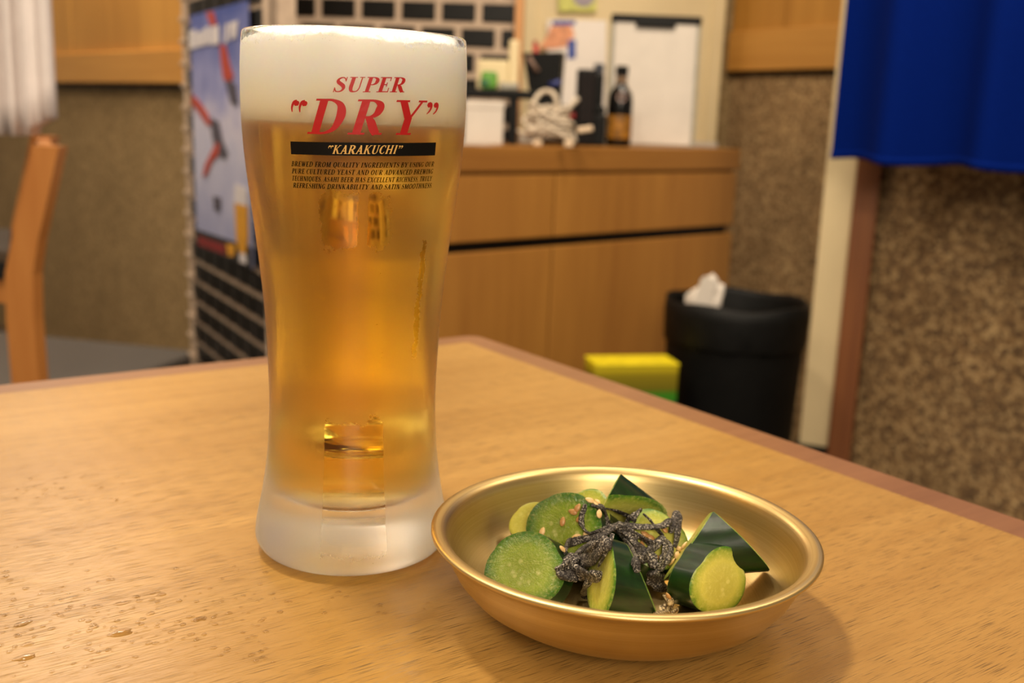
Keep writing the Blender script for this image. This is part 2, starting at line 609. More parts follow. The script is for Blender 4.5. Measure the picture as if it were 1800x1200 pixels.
def glass_material():
    m, nt, b = new_mat('frosted_glass')
    nt.nodes.remove(b)
    out = nt.nodes['Material Output']
    tc = nt.nodes.new('ShaderNodeTexCoord')
    sp = nt.nodes.new('ShaderNodeSeparateXYZ')
    nt.links.new(tc.outputs['Object'], sp.inputs[0])
    x, y, z = sp.outputs
    phi = mth(nt, 'ARCTAN2', x, mth(nt, 'MULTIPLY', y, -1.0))       # 0 faces the front of the table, + to the right
    dg = mth(nt, 'MULTIPLY', phi, 180 / pi)
    v = tc.outputs['Object']
    wob = mth(nt, 'MULTIPLY', mth(nt, 'SUBTRACT', noise(nt, v, 160, 2), 0.5), 2.0)

    def band(val, lo, hi, soft):
        a = sstep(nt, val, lo - soft, lo + soft)
        c = sstep(nt, val, hi - soft, hi + soft)
        return mth(nt, 'SUBTRACT', a, c, clamp=True)

    def mul(*a):
        r = a[0]
        for k in a[1:]:
            r = mth(nt, 'MULTIPLY', r, k)
        return r

    dgw = mth(nt, 'ADD', dg, wob)
    dgn = mth(nt, 'MULTIPLY_ADD', mth(nt, 'SUBTRACT', noise(nt, v, 220, 4, 0.7), 0.5), 10.0, dg)
    zn = mth(nt, 'MULTIPLY_ADD', mth(nt, 'SUBTRACT', noise(nt, v, 220, 3, 0.7), 0.5), 0.014, z)
    # patches where the rime has been wiped or has run off
    clear = mul(band(dgw, -9.5, 28.5, 0.7), band(zn, 0.010, 0.056, 0.0015))
    clear2 = mth(nt, 'MULTIPLY', mul(band(dgn, -8, 27, 2.5), band(zn, 0.117, 0.1335, 0.0025)), 0.95)
    streak = mul(band(dgw, 10.5, 16.0, 0.8), band(z, 0.06, 0.140, 0.003))
    clear2 = mth(nt, 'MULTIPLY', clear2, mth(nt, 'SUBTRACT', 1.0, streak))
    half = mth(nt, 'MULTIPLY', mul(band(dgw, -24, 9.5, 1.0), band(z, 0.072, 0.116, 0.004)), 0.14)
    half2 = mth(nt, 'MULTIPLY', mul(band(dgw, 17, 28, 1.0), band(z, 0.072, 0.112, 0.004)), 0.18)
    run = mul(band(dgn, 50, 53.5, 0.7), band(zn, 0.078, 0.118, 0.003))
    rim = sstep(nt, zn, 0.1805, 0.1835)
    back = mth(nt, 'MULTIPLY', sstep(nt, mth(nt, 'ABSOLUTE', dgn), 120, 140), sstep(nt, z, 0.024, 0.032))
    cl = mth(nt, 'MAXIMUM', clear, back)
    for k in (clear2, half, half2, run, rim):
        cl = mth(nt, 'MAXIMUM', cl, k)
    frost = mth(nt, 'SUBTRACT', 1.0, cl, clamp=True)
    fine = noise(nt, v, 1400, 2)
    frost = mth(nt, 'MULTIPLY', frost, mth(nt, 'MULTIPLY_ADD', fine, 0.3, 0.85))
    rough = mth(nt, 'MULTIPLY_ADD', frost, 0.34, 0.015)
    g = nt.nodes.new('ShaderNodeBsdfGlass')
    g.inputs['IOR'].default_value = 1.50
    g.inputs['Color'].default_value = (0.99, 1.0, 0.99, 1)
    nt.links.new(rough, g.inputs['Roughness'])
    d = nt.nodes.new('ShaderNodeBsdfDiffuse')
    d.inputs['Color'].default_value = (0.90, 0.90, 0.88, 1)
    t = nt.nodes.new('ShaderNodeBsdfTranslucent')
    t.inputs['Color'].default_value = (0.90, 0.90, 0.88, 1)
    ms = nt.nodes.new('ShaderNodeMixShader')
    ms.inputs[0].default_value = 0.55
    nt.links.new(d.outputs[0], ms.inputs[1])
    nt.links.new(t.outputs[0], ms.inputs[2])
    lw = nt.nodes.new('ShaderNodeLayerWeight')
    lw.inputs[0].default_value = 0.35
    amt = mth(nt, 'MULTIPLY', frost, mth(nt, 'ADD', mth(nt, 'MULTIPLY_ADD', lw.outputs['Facing'], 0.06, 0.002), mth(nt, 'ADD', mth(nt, 'MULTIPLY', sstep(nt, z, 0.034, 0.012), 0.12), mth(nt, 'MULTIPLY', sstep(nt, z, 0.150, 0.160), 0.14))), clamp=True)
    mx = nt.nodes.new('ShaderNodeMixShader')
    nt.links.new(amt, mx.inputs[0])
    nt.links.new(g.outputs[0], mx.inputs[1])
    nt.links.new(ms.outputs[0], mx.inputs[2])
    bp = nt.nodes.new('ShaderNodeBump')
    nt.links.new(mth(nt, 'MULTIPLY_ADD', frost, 0.12, 0.006), bp.inputs['Strength'])
    bp.inputs['Distance'].default_value = 0.0004
    nt.links.new(noise(nt, v, 420, 4, 0.7), bp.inputs['Height'])
    nt.links.new(bp.outputs[0], g.inputs['Normal'])
    nt.links.new(mx.outputs[0], out.inputs['Surface'])
    return m


def clear_glass(name, rough=0.0, tint=(0.98, 1, 0.98, 1)):
    m, nt, b = new_mat(name)
    nt.nodes.remove(b)
    g = nt.nodes.new('ShaderNodeBsdfGlass')
    g.inputs['IOR'].default_value = 1.5
    g.inputs['Roughness'].default_value = rough
    nt.links.new(ramp(nt, noise(nt, coords(nt), 40), [(0.2, tint), (0.8, (1, 1, 1, 1))]), g.inputs['Color'])
    nt.links.new(g.outputs[0], nt.nodes['Material Output'].inputs['Surface'])
    return m


M_glass = glass_material()
M_handle = clear_glass('clear_handle_glass', 0.03)
mug = thing('beer_mug', 'tall frosted glass beer mug printed with red and black lettering', 'beer mug', (MX, MY, 0))
bm = bmesh.new()
prof = [(0.0, 0.0030), (0.016, 0.0028), (0.024, 0.0012), (0.0275, 0.0003)] + OUT
rt = OUT[-1][0]
# rounded rim
zt = OUT[-1][1]
ri = rt - 0.0026
for a in (30, 60, 90, 120, 150):
    prof.append(((rt + ri) / 2 + (rt - ri) / 2 * cos(radians(a)), zt + 0.0013 * sin(radians(a))))
for k in range(0, 11):
    z = zt - (zt - BEERZ) * k / 10
    prof.append((r_out(z) - wall_t(z), z))
lathe(bm, prof, 160)
me = bpy.data.meshes.new('glass_body')
bm.to_mesh(me)
bm.free()
link('glass_body', me, M_glass, mug, True)

# handle on the far side
hd = Vector((-0.10, 0.99, 0)).normalized()
hp = [(r_out(0.146) - 0.0008, 0.146), (r_out(0.146) + 0.010, 0.1475), (r_out(0.14) + 0.021, 0.141), (r_out(0.12) + 0.030, 0.122), (0.0625, 0.095), (0.0575, 0.070), (0.050, 0.050), (0.042, 0.040), (r_out(0.036) + 0.001, 0.036), (r_out(0.036) - 0.0008, 0.0362)]
bm = bmesh.new()
pts = catmull([(hd.x * r, hd.y * r, z) for r, z in hp], 6)
n = len(pts)
rings = []
for i, p in enumerate(pts):
    t = (pts[min(i + 1, n - 1)] - pts[max(i - 1, 0)]).normalized()
    side = Vector((0, 0, 1)).cross(hd).normalized()
    b_ = t.cross(side).normalized()
    e = abs(2 * i / (n - 1) - 1)
    ws, ts = 0.0085 + 0.004 * e ** 6, 0.0050 + 0.004 * e ** 6
    ring = []
    for k in range(20):
        a = 2 * pi * k / 20
        ca, sa = cos(a), sin(a)
        ring.append(bm.verts.new(p + side * (ws * math.copysign(abs(ca) ** 0.7, ca)) + b_ * (ts * math.copysign(abs(sa) ** 0.7, sa))))
    rings.append(ring)
for a, b_ in zip(rings[:-1], rings[1:]):
    for k in range(20):
        bm.faces.new((a[k], a[(k + 1) % 20], b_[(k + 1) % 20], b_[k]))
bm.faces.new(rings[0][::-1])
bm.faces.new(rings[-1])
h = obj('handle', bm, M_handle, mug, True)
h['label'] = 'clear glass handle on the far side of the mug'

# beer: amber liquid whose surface is the glass-to-liquid boundary
m, nt, b = new_mat('lager')
nt.nodes.remove(b)
out = nt.nodes['Material Output']
rf = nt.nodes.new('ShaderNodeBsdfGlass')
rf.inputs['IOR'].default_value = 0.887
rf.inputs['Roughness'].default_value = 0.02
tl = nt.nodes.new('ShaderNodeBsdfTranslucent')
cc = ramp(nt, noise(nt, coords(nt), 60), [(0.3, lin((244, 150, 2))), (0.7, lin((250, 162, 6)))])
nt.links.new(cc, tl.inputs['Color'])
mxs = nt.nodes.new('ShaderNodeMixShader')
mxs.inputs[0].default_value = 0.07
nt.links.new(rf.outputs[0], mxs.inputs[1])
nt.links.new(tl.outputs[0], mxs.inputs[2])
nt.links.new(mxs.outputs[0], out.inputs['Surface'])
va = nt.nodes.new('ShaderNodeVolumeAbsorption')
va.inputs['Color'].default_value = (0.970, 0.800, 0.0, 1)
va.inputs['Density'].default_value = 48.0
nt.links.new(va.outputs[0], out.inputs['Volume'])
M_beer = m
beer = thing('draught_beer', 'amber lager with a thick white head inside the frosted mug', 'beer', (MX, MY, 0))
bm = bmesh.new()
pr = [(r, z) for r, z in inner if z < BEERZ - 0.001] + [(r_in(BEERZ), BEERZ), (0, BEERZ)]
lathe(bm, pr, 128)
obj('lager', bm, M_beer, beer, True)

m, nt, b = new_mat('beer_foam')
v = coords(nt)
sp = nt.nodes.new('ShaderNodeSeparateXYZ')
nt.links.new(v, sp.inputs[0])
wet = mth(nt, 'ADD', sp.outputs[2], mth(nt, 'MULTIPLY', mth(nt, 'SUBTRACT', noise(nt, v, 40, 3), 0.5), 0.012))
top_c = ramp(nt, noise(nt, v, 300, 4), [(0.3, lin((250, 248, 244))), (0.7, lin((254, 253, 250)))])
nt.links.new(mix(nt, sstep(nt, wet, 0.155, 0.175), lin((252, 232, 190)), top_c), b.inputs['Base Color'])      # wetter, yellower foam next to the beer
b.inputs['Roughness'].default_value = 0.8
b.inputs['Subsurface Weight'].default_value = 0.6
b.inputs['Subsurface Radius'].default_value = (0.02, 0.016, 0.010)
b.inputs['Subsurface Scale'].default_value = 0.6
bump(nt, b, noise(nt, v, 900, 3), 0.2, 0.0004)
M_foam = m
rng = random.Random(3)
bm = bmesh.new()
FT = 0.1840
seg = 128
jag = [0.0012 * sin(3 * 2 * pi * k / seg + 1) + 0.0010 * sin(7 * 2 * pi * k / seg) + 0.0006 * rng.uniform(-1, 1) for k in range(seg)]
pr = [(0.0, BEERZ - 0.0006), (r_in(BEERZ) + 0.0002, BEERZ - 0.0006), (r_in(0.16) + 0.0004, 0.160), (r_in(0.17) + 0.0004, 0.170), (r_in(0.180) + 0.0004, 0.1803), (r_in(0.182) + 0.0002, 0.1822), (0.030, 0.1836), (0.018, FT), (0.0, FT)]
lathe(bm, pr, seg)
for vtx in bm.verts:
    if vtx.co.z > 0.1810:
        k = int(round(atan2(vtx.co.y, vtx.co.x) / (2 * pi) * seg)) % seg
        vtx.co.z += jag[k] * 0.45 * min(1, vtx.co.xy.length / 0.02) + rng.uniform(-0.0002, 0.0002)
obj('foam_head', bm, M_foam, beer, True)

# ------------------------------------------------------------------ lettering on the mug
T_, t_ = 0.20, 0.065


def glyph_shapes(ch, T=T_, t=t_, sf=0.10):
    """(advance, strokes) of an upright serif capital of height 1; stroke = (points, widths, smooth)"""
    Sx = []

    def serif(x, y, hw):
        yy = 0.028 if y == 0 else 0.972
        Sx.append(([(x - hw, yy), (x + hw, yy)], [0.055, 0.055], False))

    def stem(x, w=T, top=True, bot=True, y0=0.0, y1=1.0):
        Sx.append(([(x, y0), (x, y1)], [w, w], False))
        if bot:
            serif(x, 0, w / 2 + sf)
        if top:
            serif(x, 1, w / 2 + sf)

    def ln(a, b, w):
        Sx.append(([a, b], [w, w], False))

    def cv(pts, ws):
        Sx.append((pts, ws, True))

    hl = t * 1.05
    if ch == 'S':
        cv([(.52, .76), (.46, .90), (.33, .965), (.18, .90), (.12, .77), (.19, .64), (.33, .53), (.47, .40), (.52, .24), (.44, .09), (.28, .035), (.14, .09), (.07, .26)],
           [.05, .06, .07, .11, .16, .20, .21, .20, .15, .10, .065, .06, .05])
        ln((.535, 1.0), (.535, .70), .045)
        ln((.055, .0), (.055, .32), .045)
        return .64, Sx
    if ch == 'U':
        cv([(.2, 1), (.2, .62), (.2, .30), (.27, .09), (.42, .035), (.57, .09), (.64, .30), (.64, .62), (.64, 1)], [T, T, T, .15, .08, .07, t, t, t])
        serif(.2, 1, T / 2 + sf)
        serif(.64, 1, .13)
        return .84, Sx
    if ch in 'PRB':
        stem(.2)
        if ch == 'B':
            cv([(.2, .965), (.38, .965), (.53, .87), (.53, .67), (.40, .535), (.2, .53)], [hl, hl, .15, .15, hl, hl])
            cv([(.2, .53), (.42, .53), (.59, .40), (.59, .17), (.42, .035), (.2, .035)], [hl, hl, .17, .17, hl, hl])
            return .74, Sx
        cv([(.2, .965), (.40, .965), (.56, .87), (.585, .73), (.54, .59), (.40, .50), (.2, .50)], [hl, hl, .16, .20, .16, hl, hl])
        if ch == 'R':
            cv([(.36, .50), (.47, .36), (.58, .16), (.68, .02)], [.12, .19, .20, .17])
            serif(.70, 0, .12)
            return .84, Sx
        return .66, Sx
    if ch in 'EFL':
        stem(.2)
        if ch in 'EF':
            ln((.2, .966), (.58, .966), hl)
            ln((.575, 1.0), (.575, .74), .05)
            ln((.2, .51), (.43, .51), hl)
            ln((.44, .65), (.44, .37), .05)
        if ch in 'EL':
            ln((.2, .034), (.6, .034), hl)
            ln((.60, 0), (.60, .30), .05)
        return (.60 if ch == 'F' else .68), Sx
    if ch == 'D':
        stem(.2)
        cv([(.2, .965), (.40, .965), (.60, .86), (.69, .66), (.70, .42), (.62, .16), (.42, .035), (.2, .035)], [hl, hl, .14, .21, .21, .14, hl, hl])
        return .86, Sx
    if ch in 'OQ':
        pts, ws = [], []
        for k in range(17):
            a = 2 * pi * k / 16
            pts.append((.42 + .30 * cos(a), .5 + .465 * sin(a)))
            ws.append(hl + (T - hl) * abs(cos(a)) ** 1.5)
        cv(pts, ws)
        if ch == 'Q':
            cv([(.40, .05), (.54, -.12), (.74, -.16)], [.08, .12, .05])
        return .86, Sx
    if ch in 'CG':
        cv([(.58, .74), (.52, .90), (.40, .965), (.22, .86), (.13, .62), (.13, .38), (.22, .14), (.40, .035), (.53, .09), (.60, .24)],
           [.05, .07, hl, .13, .20, .20, .13, hl, .06, .05])
        ln((.605, 1.0), (.605, .70), .045)
        if ch == 'G':
            ln((.58, .02), (.58, .42), T * .9)
            Sx.append(([(.44, .42), (.72, .42)], [.055, .055], False))
            return .80, Sx
        return .70, Sx
    if ch == 'H':
        stem(.2)
        stem(.66)
        ln((.2, .51), (.66, .51), hl)
        return .90, Sx
    if ch == 'I':
        stem(.2)
        return .44, Sx
    if ch == 'K':
        stem(.2)
        ln((.66, 1), (.24, .42), t * 1.1)
        ln((.36, .58), (.66, 0), T)
        serif(.66, 1, .13)
        serif(.68, 0, .15)
        return .84, Sx
    if ch == 'A':
        ln((.13, 0), (.41, 1), t * 1.15)
        ln((.38, 1), (.63, 0), T)
        ln((.22, .33), (.54, .33), hl)
        serif(.13, 0, .12)
        serif(.63, 0, .18)
        return .80, Sx
    if ch == 'Y':
        ln((.14, 1), (.41, .46), T)
        ln((.70, 1), (.44, .46), t * 1.15)
        ln((.41, 0), (.41, .50), T)
        serif(.14, 1, .18)
        serif(.70, 1, .13)
        serif(.41, 0, .2)
        return .82, Sx
    if ch == 'V':
        ln((.14, 1), (.38, 0), T)
        ln((.38, 0), (.64, 1), t * 1.15)
        serif(.14, 1, .18)
        serif(.64, 1, .12)
        return .76, Sx
    if ch == 'W':
        ln((.13, 1), (.33, 0), T)
        ln((.33, 0), (.54, 1), t * 1.15)
        ln((.50, 1), (.70, 0), T)
        ln((.70, 0), (.92, 1), t * 1.15)
        for x, hw in ((.13, .16), (.50, .14), (.92, .12)):
            serif(x, 1, hw)
        return 1.04, Sx
    if ch == 'M':
        stem(.17, t * 1.15)
        ln((.19, 1), (.48, .04), T)
        ln((.48, .04), (.78, 1), t * 1.15)
        stem(.82, T)
        return 1.06, Sx
    if ch == 'N':
        stem(.17, t * 1.15, True, True)
        ln((.19, 1), (.66, 0), T)
        stem(.68, t * 1.15, True, False)
        return .86, Sx
    if ch == 'T':
        stem(.36, T, False, True)
        ln((.08, .966), (.64, .966), hl)
        ln((.075, 1), (.075, .72), .05)
        ln((.645, 1), (.645, .72), .05)
        return .72, Sx
    if ch == 'X':
        ln((.14, 1), (.62, 0), T)
        ln((.62, 1), (.14, 0), t * 1.15)
        for x, y in ((.14, 1), (.62, 1), (.14, 0), (.62, 0)):
            serif(x, y, .14)
        return .78, Sx
    if ch == '.':
        ln((.10, 0), (.10, .15), .15)
        return .24, Sx
    if ch == ',':
        cv([(.11, .13), (.14, .02), (.05, -.16)], [.15, .12, .03])
        return .24, Sx
    if ch in '\u201c\u201d':
        for k in (0, .27):
            if ch == '\u201c':
                cv([(.21 + k, .80), (.20 + k, .87), (.17 + k, .92)], [.10, .19, .10])
                cv([(.20 + k, .95), (.10 + k, .90), (.06 + k, .76), (.09 + k, .62)], [.06, .09, .07, .03])
            else:
                cv([(.10 + k, .95), (.12 + k, .88), (.13 + k, .80)], [.10, .19, .10])
                cv([(.16 + k, .92), (.21 + k, .84), (.17 + k, .70), (.07 + k, .60)], [.10, .09, .06, .03])
        return .60, Sx
    return .34, Sx      # space


def layout(text, spacing=0.0, T=T_, t=t_, shear=0.26, sf=0.10):
    """quads in the plane, and the width they take"""
    quads = []
    x = 0.0
    for ch in text:
        adv, shapes = glyph_shapes(ch, T, t, sf)
        for pts, ws, sm in shapes:
            if sm:
                pp = [Vector((p[0], p[1], w_)) for p, w_ in zip(pts, ws)]
                pp = catmull(pp, 4)
            else:
                pp = [Vector((p[0], p[1], w_)) for p, w_ in zip(pts, ws)]
                pp = [pp[0].lerp(pp[1], k / 3) for k in range(4)]
            L_, R_ = [], []
            for i, p in enumerate(pp):
                d = (pp[min(i + 1, len(pp) - 1)] - pp[max(i - 1, 0)]).xy
                if d.length < 1e-9:
                    d = Vector((1, 0))
                d.normalize()
                horiz = not sm and abs(d.y) > 0.3
                nn = Vector((1, 0)) if horiz else Vector((-d.y, d.x))
                if horiz and d.y < 0:
                    nn = -nn
                if horiz:
                    nn = -nn
                hw = p.z / 2
                L_.append(p.xy + nn * hw)
                R_.append(p.xy - nn * hw)
            for i in range(len(pp) - 1):
                q = [L_[i], R_[i], R_[i + 1], L_[i + 1]]
                quads.append([(x + v_.x + shear * v_.y, v_.y) for v_ in q])
        x += adv + spacing
    xs = [v_[0] for q in quads for v_ in q]
    return quads, min(xs), max(xs)


def wrap_text(name, text, phiL, phiR, zL, zR, cap, mat, parent, off=0.00016, **kw):
    """text from phiL to phiR (degrees) whose baseline runs from height zL to zR"""
    quads, x0, x1 = layout(text, **kw)
    bm = bmesh.new()
    for q in quads:
        vs = []
        for (gx, gy) in q:
            u = (gx - x0) / (x1 - x0)
            ph = radians(phiL + (phiR - phiL) * u)
            z = zL + (zR - zL) * u + gy * cap
            r = r_out(z) + off
            vs.append(bm.verts.new((r * sin(ph), -r * cos(ph), z)))
        try:
            bm.faces.new(vs)
        except ValueError:
            pass
    me = bpy.data.meshes.new(name)
    for f in bm.faces:
        c = f.calc_center_median()
        f.normal_update()
        if f.normal.dot(Vector((c.x, c.y, 0))) < 0:
            f.normal_flip()
    bm.to_mesh(me)
    bm.free()
    return link(name, me, mat, parent)


M_red = plain('red_print', (172, 10, 14), 0.45, var=0.04)
M_ink = plain('black_print', (10, 8, 6), 0.6, var=0.1, spec=0.15)
M_gold = plain('gold_print', (214, 170, 96), 0.5, var=0.05)
wrap_text('super_lettering', 'SUPER', -1.3, 32.7, .1654, .1663, .0046, M_red, mug, spacing=.05)
wrap_text('dry_lettering', 'DRY', -13.9, 45.3, .1524, .1533, .0108, M_red, mug, spacing=.14)
wrap_text('opening_quote', '\u201c', -22.0, -13.4, .1524, .1524, .0106, M_red, mug, shear=.20)
wrap_text('closing_quote', '\u201d', 44.9, 52.8, .1535, .1535, .0106, M_red, mug, shear=.20)
bm = bmesh.new()
rows = []
for i in range(49):
    u = i / 48
    ph = radians(-23.1 + (52.4 + 23.1) * u)
    col = []
    for z in (.1458 + .0009 * u, .1498 + .0011 * u):
        r = r_out(z) + .00010
        col.append(bm.verts.new((r * sin(ph), -r * cos(ph), z)))
    rows.append(col)
for a, b_ in zip(rows[:-1], rows[1:]):
    bm.faces.new((a[0], b_[0], b_[1], a[1]))
me = bpy.data.meshes.new('black_bar')
bm.to_mesh(me)
bm.free()
link('black_bar', me, M_ink, mug)
wrap_text('karakuchi_lettering', '\u201cKARAKUCHI\u201d', -3.6, 32.4, .1465, .1472, .0027, M_gold, mug, off=.00022, T=.17, t=.09, sf=.05, shear=.3)
for k, (txt, zl, zr_, pr_) in enumerate((('BREWED FROM QUALITY INGREDIENTS BY USING OUR', .14205, .14310, 52.1), ('PURE CULTURED YEAST AND OUR ADVANCED BREWING', .13975, .14075, 52.0),
                                         ('TECHNIQUES. ASAHI BEER HAS EXCELLENT RICHNESS, TRULY', .13745, .13840, 52.0), ('REFRESHING DRINKABILITY AND SATIN SMOOTHNESS.', .13520, .13610, 52.2))):
    wrap_text('small_lettering', txt, -23.3, pr_, zl, zr_, .00158, M_ink, mug, T=.22, t=.10, sf=.07, spacing=.04)

# ------------------------------------------------------------------ gold dish
BX, BY, BR, BZ = 0.0393, 0.3252, 0.0634, 0.0285
m, nt, b = new_mat('brushed_gold_aluminium')
v = coords(nt)
sp = nt.nodes.new('ShaderNodeSeparateXYZ')
nt.links.new(v, sp.inputs[0])
rad = mth(nt, 'SQRT', mth(nt, 'ADD', mth(nt, 'MULTIPLY', sp.outputs[0], sp.outputs[0]), mth(nt, 'MULTIPLY', sp.outputs[1], sp.outputs[1])))
cmb = nt.nodes.new('ShaderNodeCombineXYZ')
nt.links.new(rad, cmb.inputs[0])
nt.links.new(sp.outputs[2], cmb.inputs[2])
lines = noise(nt, cmb.outputs[0], 2500, 3)
nt.links.new(ramp(nt, lines, [(0.3, lin((204, 176, 116))), (0.7, lin((218, 194, 138)))]), b.inputs['Base Color'])
b.inputs['Metallic'].default_value = 1.0
nt.links.new(mth(nt, 'MULTIPLY_ADD', lines, 0.12, 0.33), b.inputs['Roughness'])
bump(nt, b, lines, 0.05, 0.0002)
M_goldm = m
dish = thing('gold_dish', 'round shallow gold metal dish holding the cucumber pieces', 'dish', (BX, BY, 0))
bm = bmesh.new()
th_ = 0.0009
outp = [(0.0, 0.0006), (0.020, 0.0006), (0.028, 0.0002), (0.0345, 0.0014), (0.0400, 0.0036), (0.0460, 0.0066), (0.0512, 0.0102), (0.0552, 0.0150), (0.0580, 0.0205), (0.0596, 0.0245), (0.0612, 0.0262), (0.0628, 0.0272), (0.0635, 0.0279), (0.0635, 0.0286), (0.0627, 0.0291),
        (0.0611, 0.0290), (0.0593, 0.0283), (0.0581, 0.0268), (0.0574, 0.0245), (0.0563, 0.0208), (0.0542, 0.0155), (0.0504, 0.0109), (0.0454, 0.0075), (0.0397, 0.0046), (0.0342, 0.0024), (0.028, 0.0015), (0.020, 0.0015), (0.0, 0.0015)]
lathe(bm, outp, 160)
obj('dish_body', bm, M_goldm, dish, True)


def dish_in(r):
    ins = [(0.0, 0.0015), (0.028, 0.0015), (0.0342, 0.0024), (0.0397, 0.0046), (0.0454, 0.0075), (0.0504, 0.0109), (0.0542, 0.0155), (0.0569, 0.0208), (0.0583, 0.0245)]
    for (r0, z0), (r1, z1) in zip(ins[:-1], ins[1:]):
        if r <= r1:
            return z0 + (z1 - z0) * (r - r0) / (r1 - r0)
    return 0.0245


# ------------------------------------------------------------------ cucumber pieces
m, nt, b = new_mat('cucumber_skin')
v = coords(nt, (1, 1, 0.5))
n1 = noise(nt, v, 200, 4)
n2 = noise(nt, coords(nt), 900, 2)
c = ramp(nt, n1, [(0.30, lin((6, 26, 4))), (0.58, lin((14, 46, 8))), (0.85, lin((30, 70, 16)))])
nt.links.new(c, b.inputs['Base Color'])
b.inputs['Roughness'].default_value = 0.38
b.inputs['Specular IOR Level'].default_value = 0.35
b.inputs['Coat Weight'].default_value = 0.15
b.inputs['Coat Roughness'].default_value = 0.12
bump(nt, b, n1, 0.2, 0.0006)
M_skin = m


def flesh_mat(name, R, inner_c, mid_c, outer_c, sparkle):
    m, nt, b = new_mat(name)
    v = coords(nt)
    sp = nt.nodes.new('ShaderNodeSeparateXYZ')
    nt.links.new(v, sp.inputs[0])
    r2 = mth(nt, 'ADD', mth(nt, 'MULTIPLY', sp.outputs[0], sp.outputs[0]), mth(nt, 'MULTIPLY', sp.outputs[1], sp.outputs[1]))
    rr = mth(nt, 'DIVIDE', mth(nt, 'SQRT', r2), R)
    rr = mth(nt, 'ADD', rr, mth(nt, 'MULTIPLY', mth(nt, 'SUBTRACT', noise(nt, v, 420, 3), 0.5), 0.16))
    c = ramp(nt, rr, [(0.10, lin(inner_c)), (0.45, lin(mid_c)), (0.60, lin([k * 1.05 for k in mid_c])), (0.86, lin(outer_c)), (0.97, lin((70, 118, 30)))])
    fib = noise(nt, coords(nt, (1, 1, 1)), 700, 3, 0.7)
    c = mix(nt, mth(nt, 'MULTIPLY', sstep(nt, fib, 0.45, 0.75), 0.45), c, lin((210, 208, 120)))
    # darker seed chambers
    vo = nt.nodes.new('ShaderNodeTexVoronoi')
    vo.inputs['Scale'].default_value = 330
    nt.links.new(v, vo.inputs['Vector'])
    seedz = mth(nt, 'MULTIPLY', sstep(nt, vo.outputs['Distance'], 0.35, 0.15), mth(nt, 'SUBTRACT', 1.0, sstep(nt, rr, 0.38, 0.55)))
    c = mix(nt, mth(nt, 'MULTIPLY', seedz, 0.55), c, lin((218, 214, 130)))
    nt.links.new(c, b.inputs['Base Color'])
    b.inputs['Roughness'].default_value = 0.10 if sparkle else 0.3
    b.inputs['Subsurface Weight'].default_value = 0.35
    b.inputs['Subsurface Radius'].default_value = (0.004, 0.004, 0.0015)
    b.inputs['Subsurface Scale'].default_value = 0.6
    bump(nt, b, noise(nt, v, 1500 if sparkle else 900, 3, 0.7), 1.0 if sparkle else 0.4, 0.0012 if sparkle else 0.0006)
    return m


RC = 0.0118
M_fl1 = flesh_mat('cucumber_flesh_wet', RC, (142, 160, 54), (148, 168, 60), (104, 142, 40), True)
M_fl2 = flesh_mat('cucumber_flesh', RC, (178, 174, 76), (184, 182, 82), (146, 162, 56), False)
trees = []          # (BVH, matrix) of what seeds and shreds can lie on


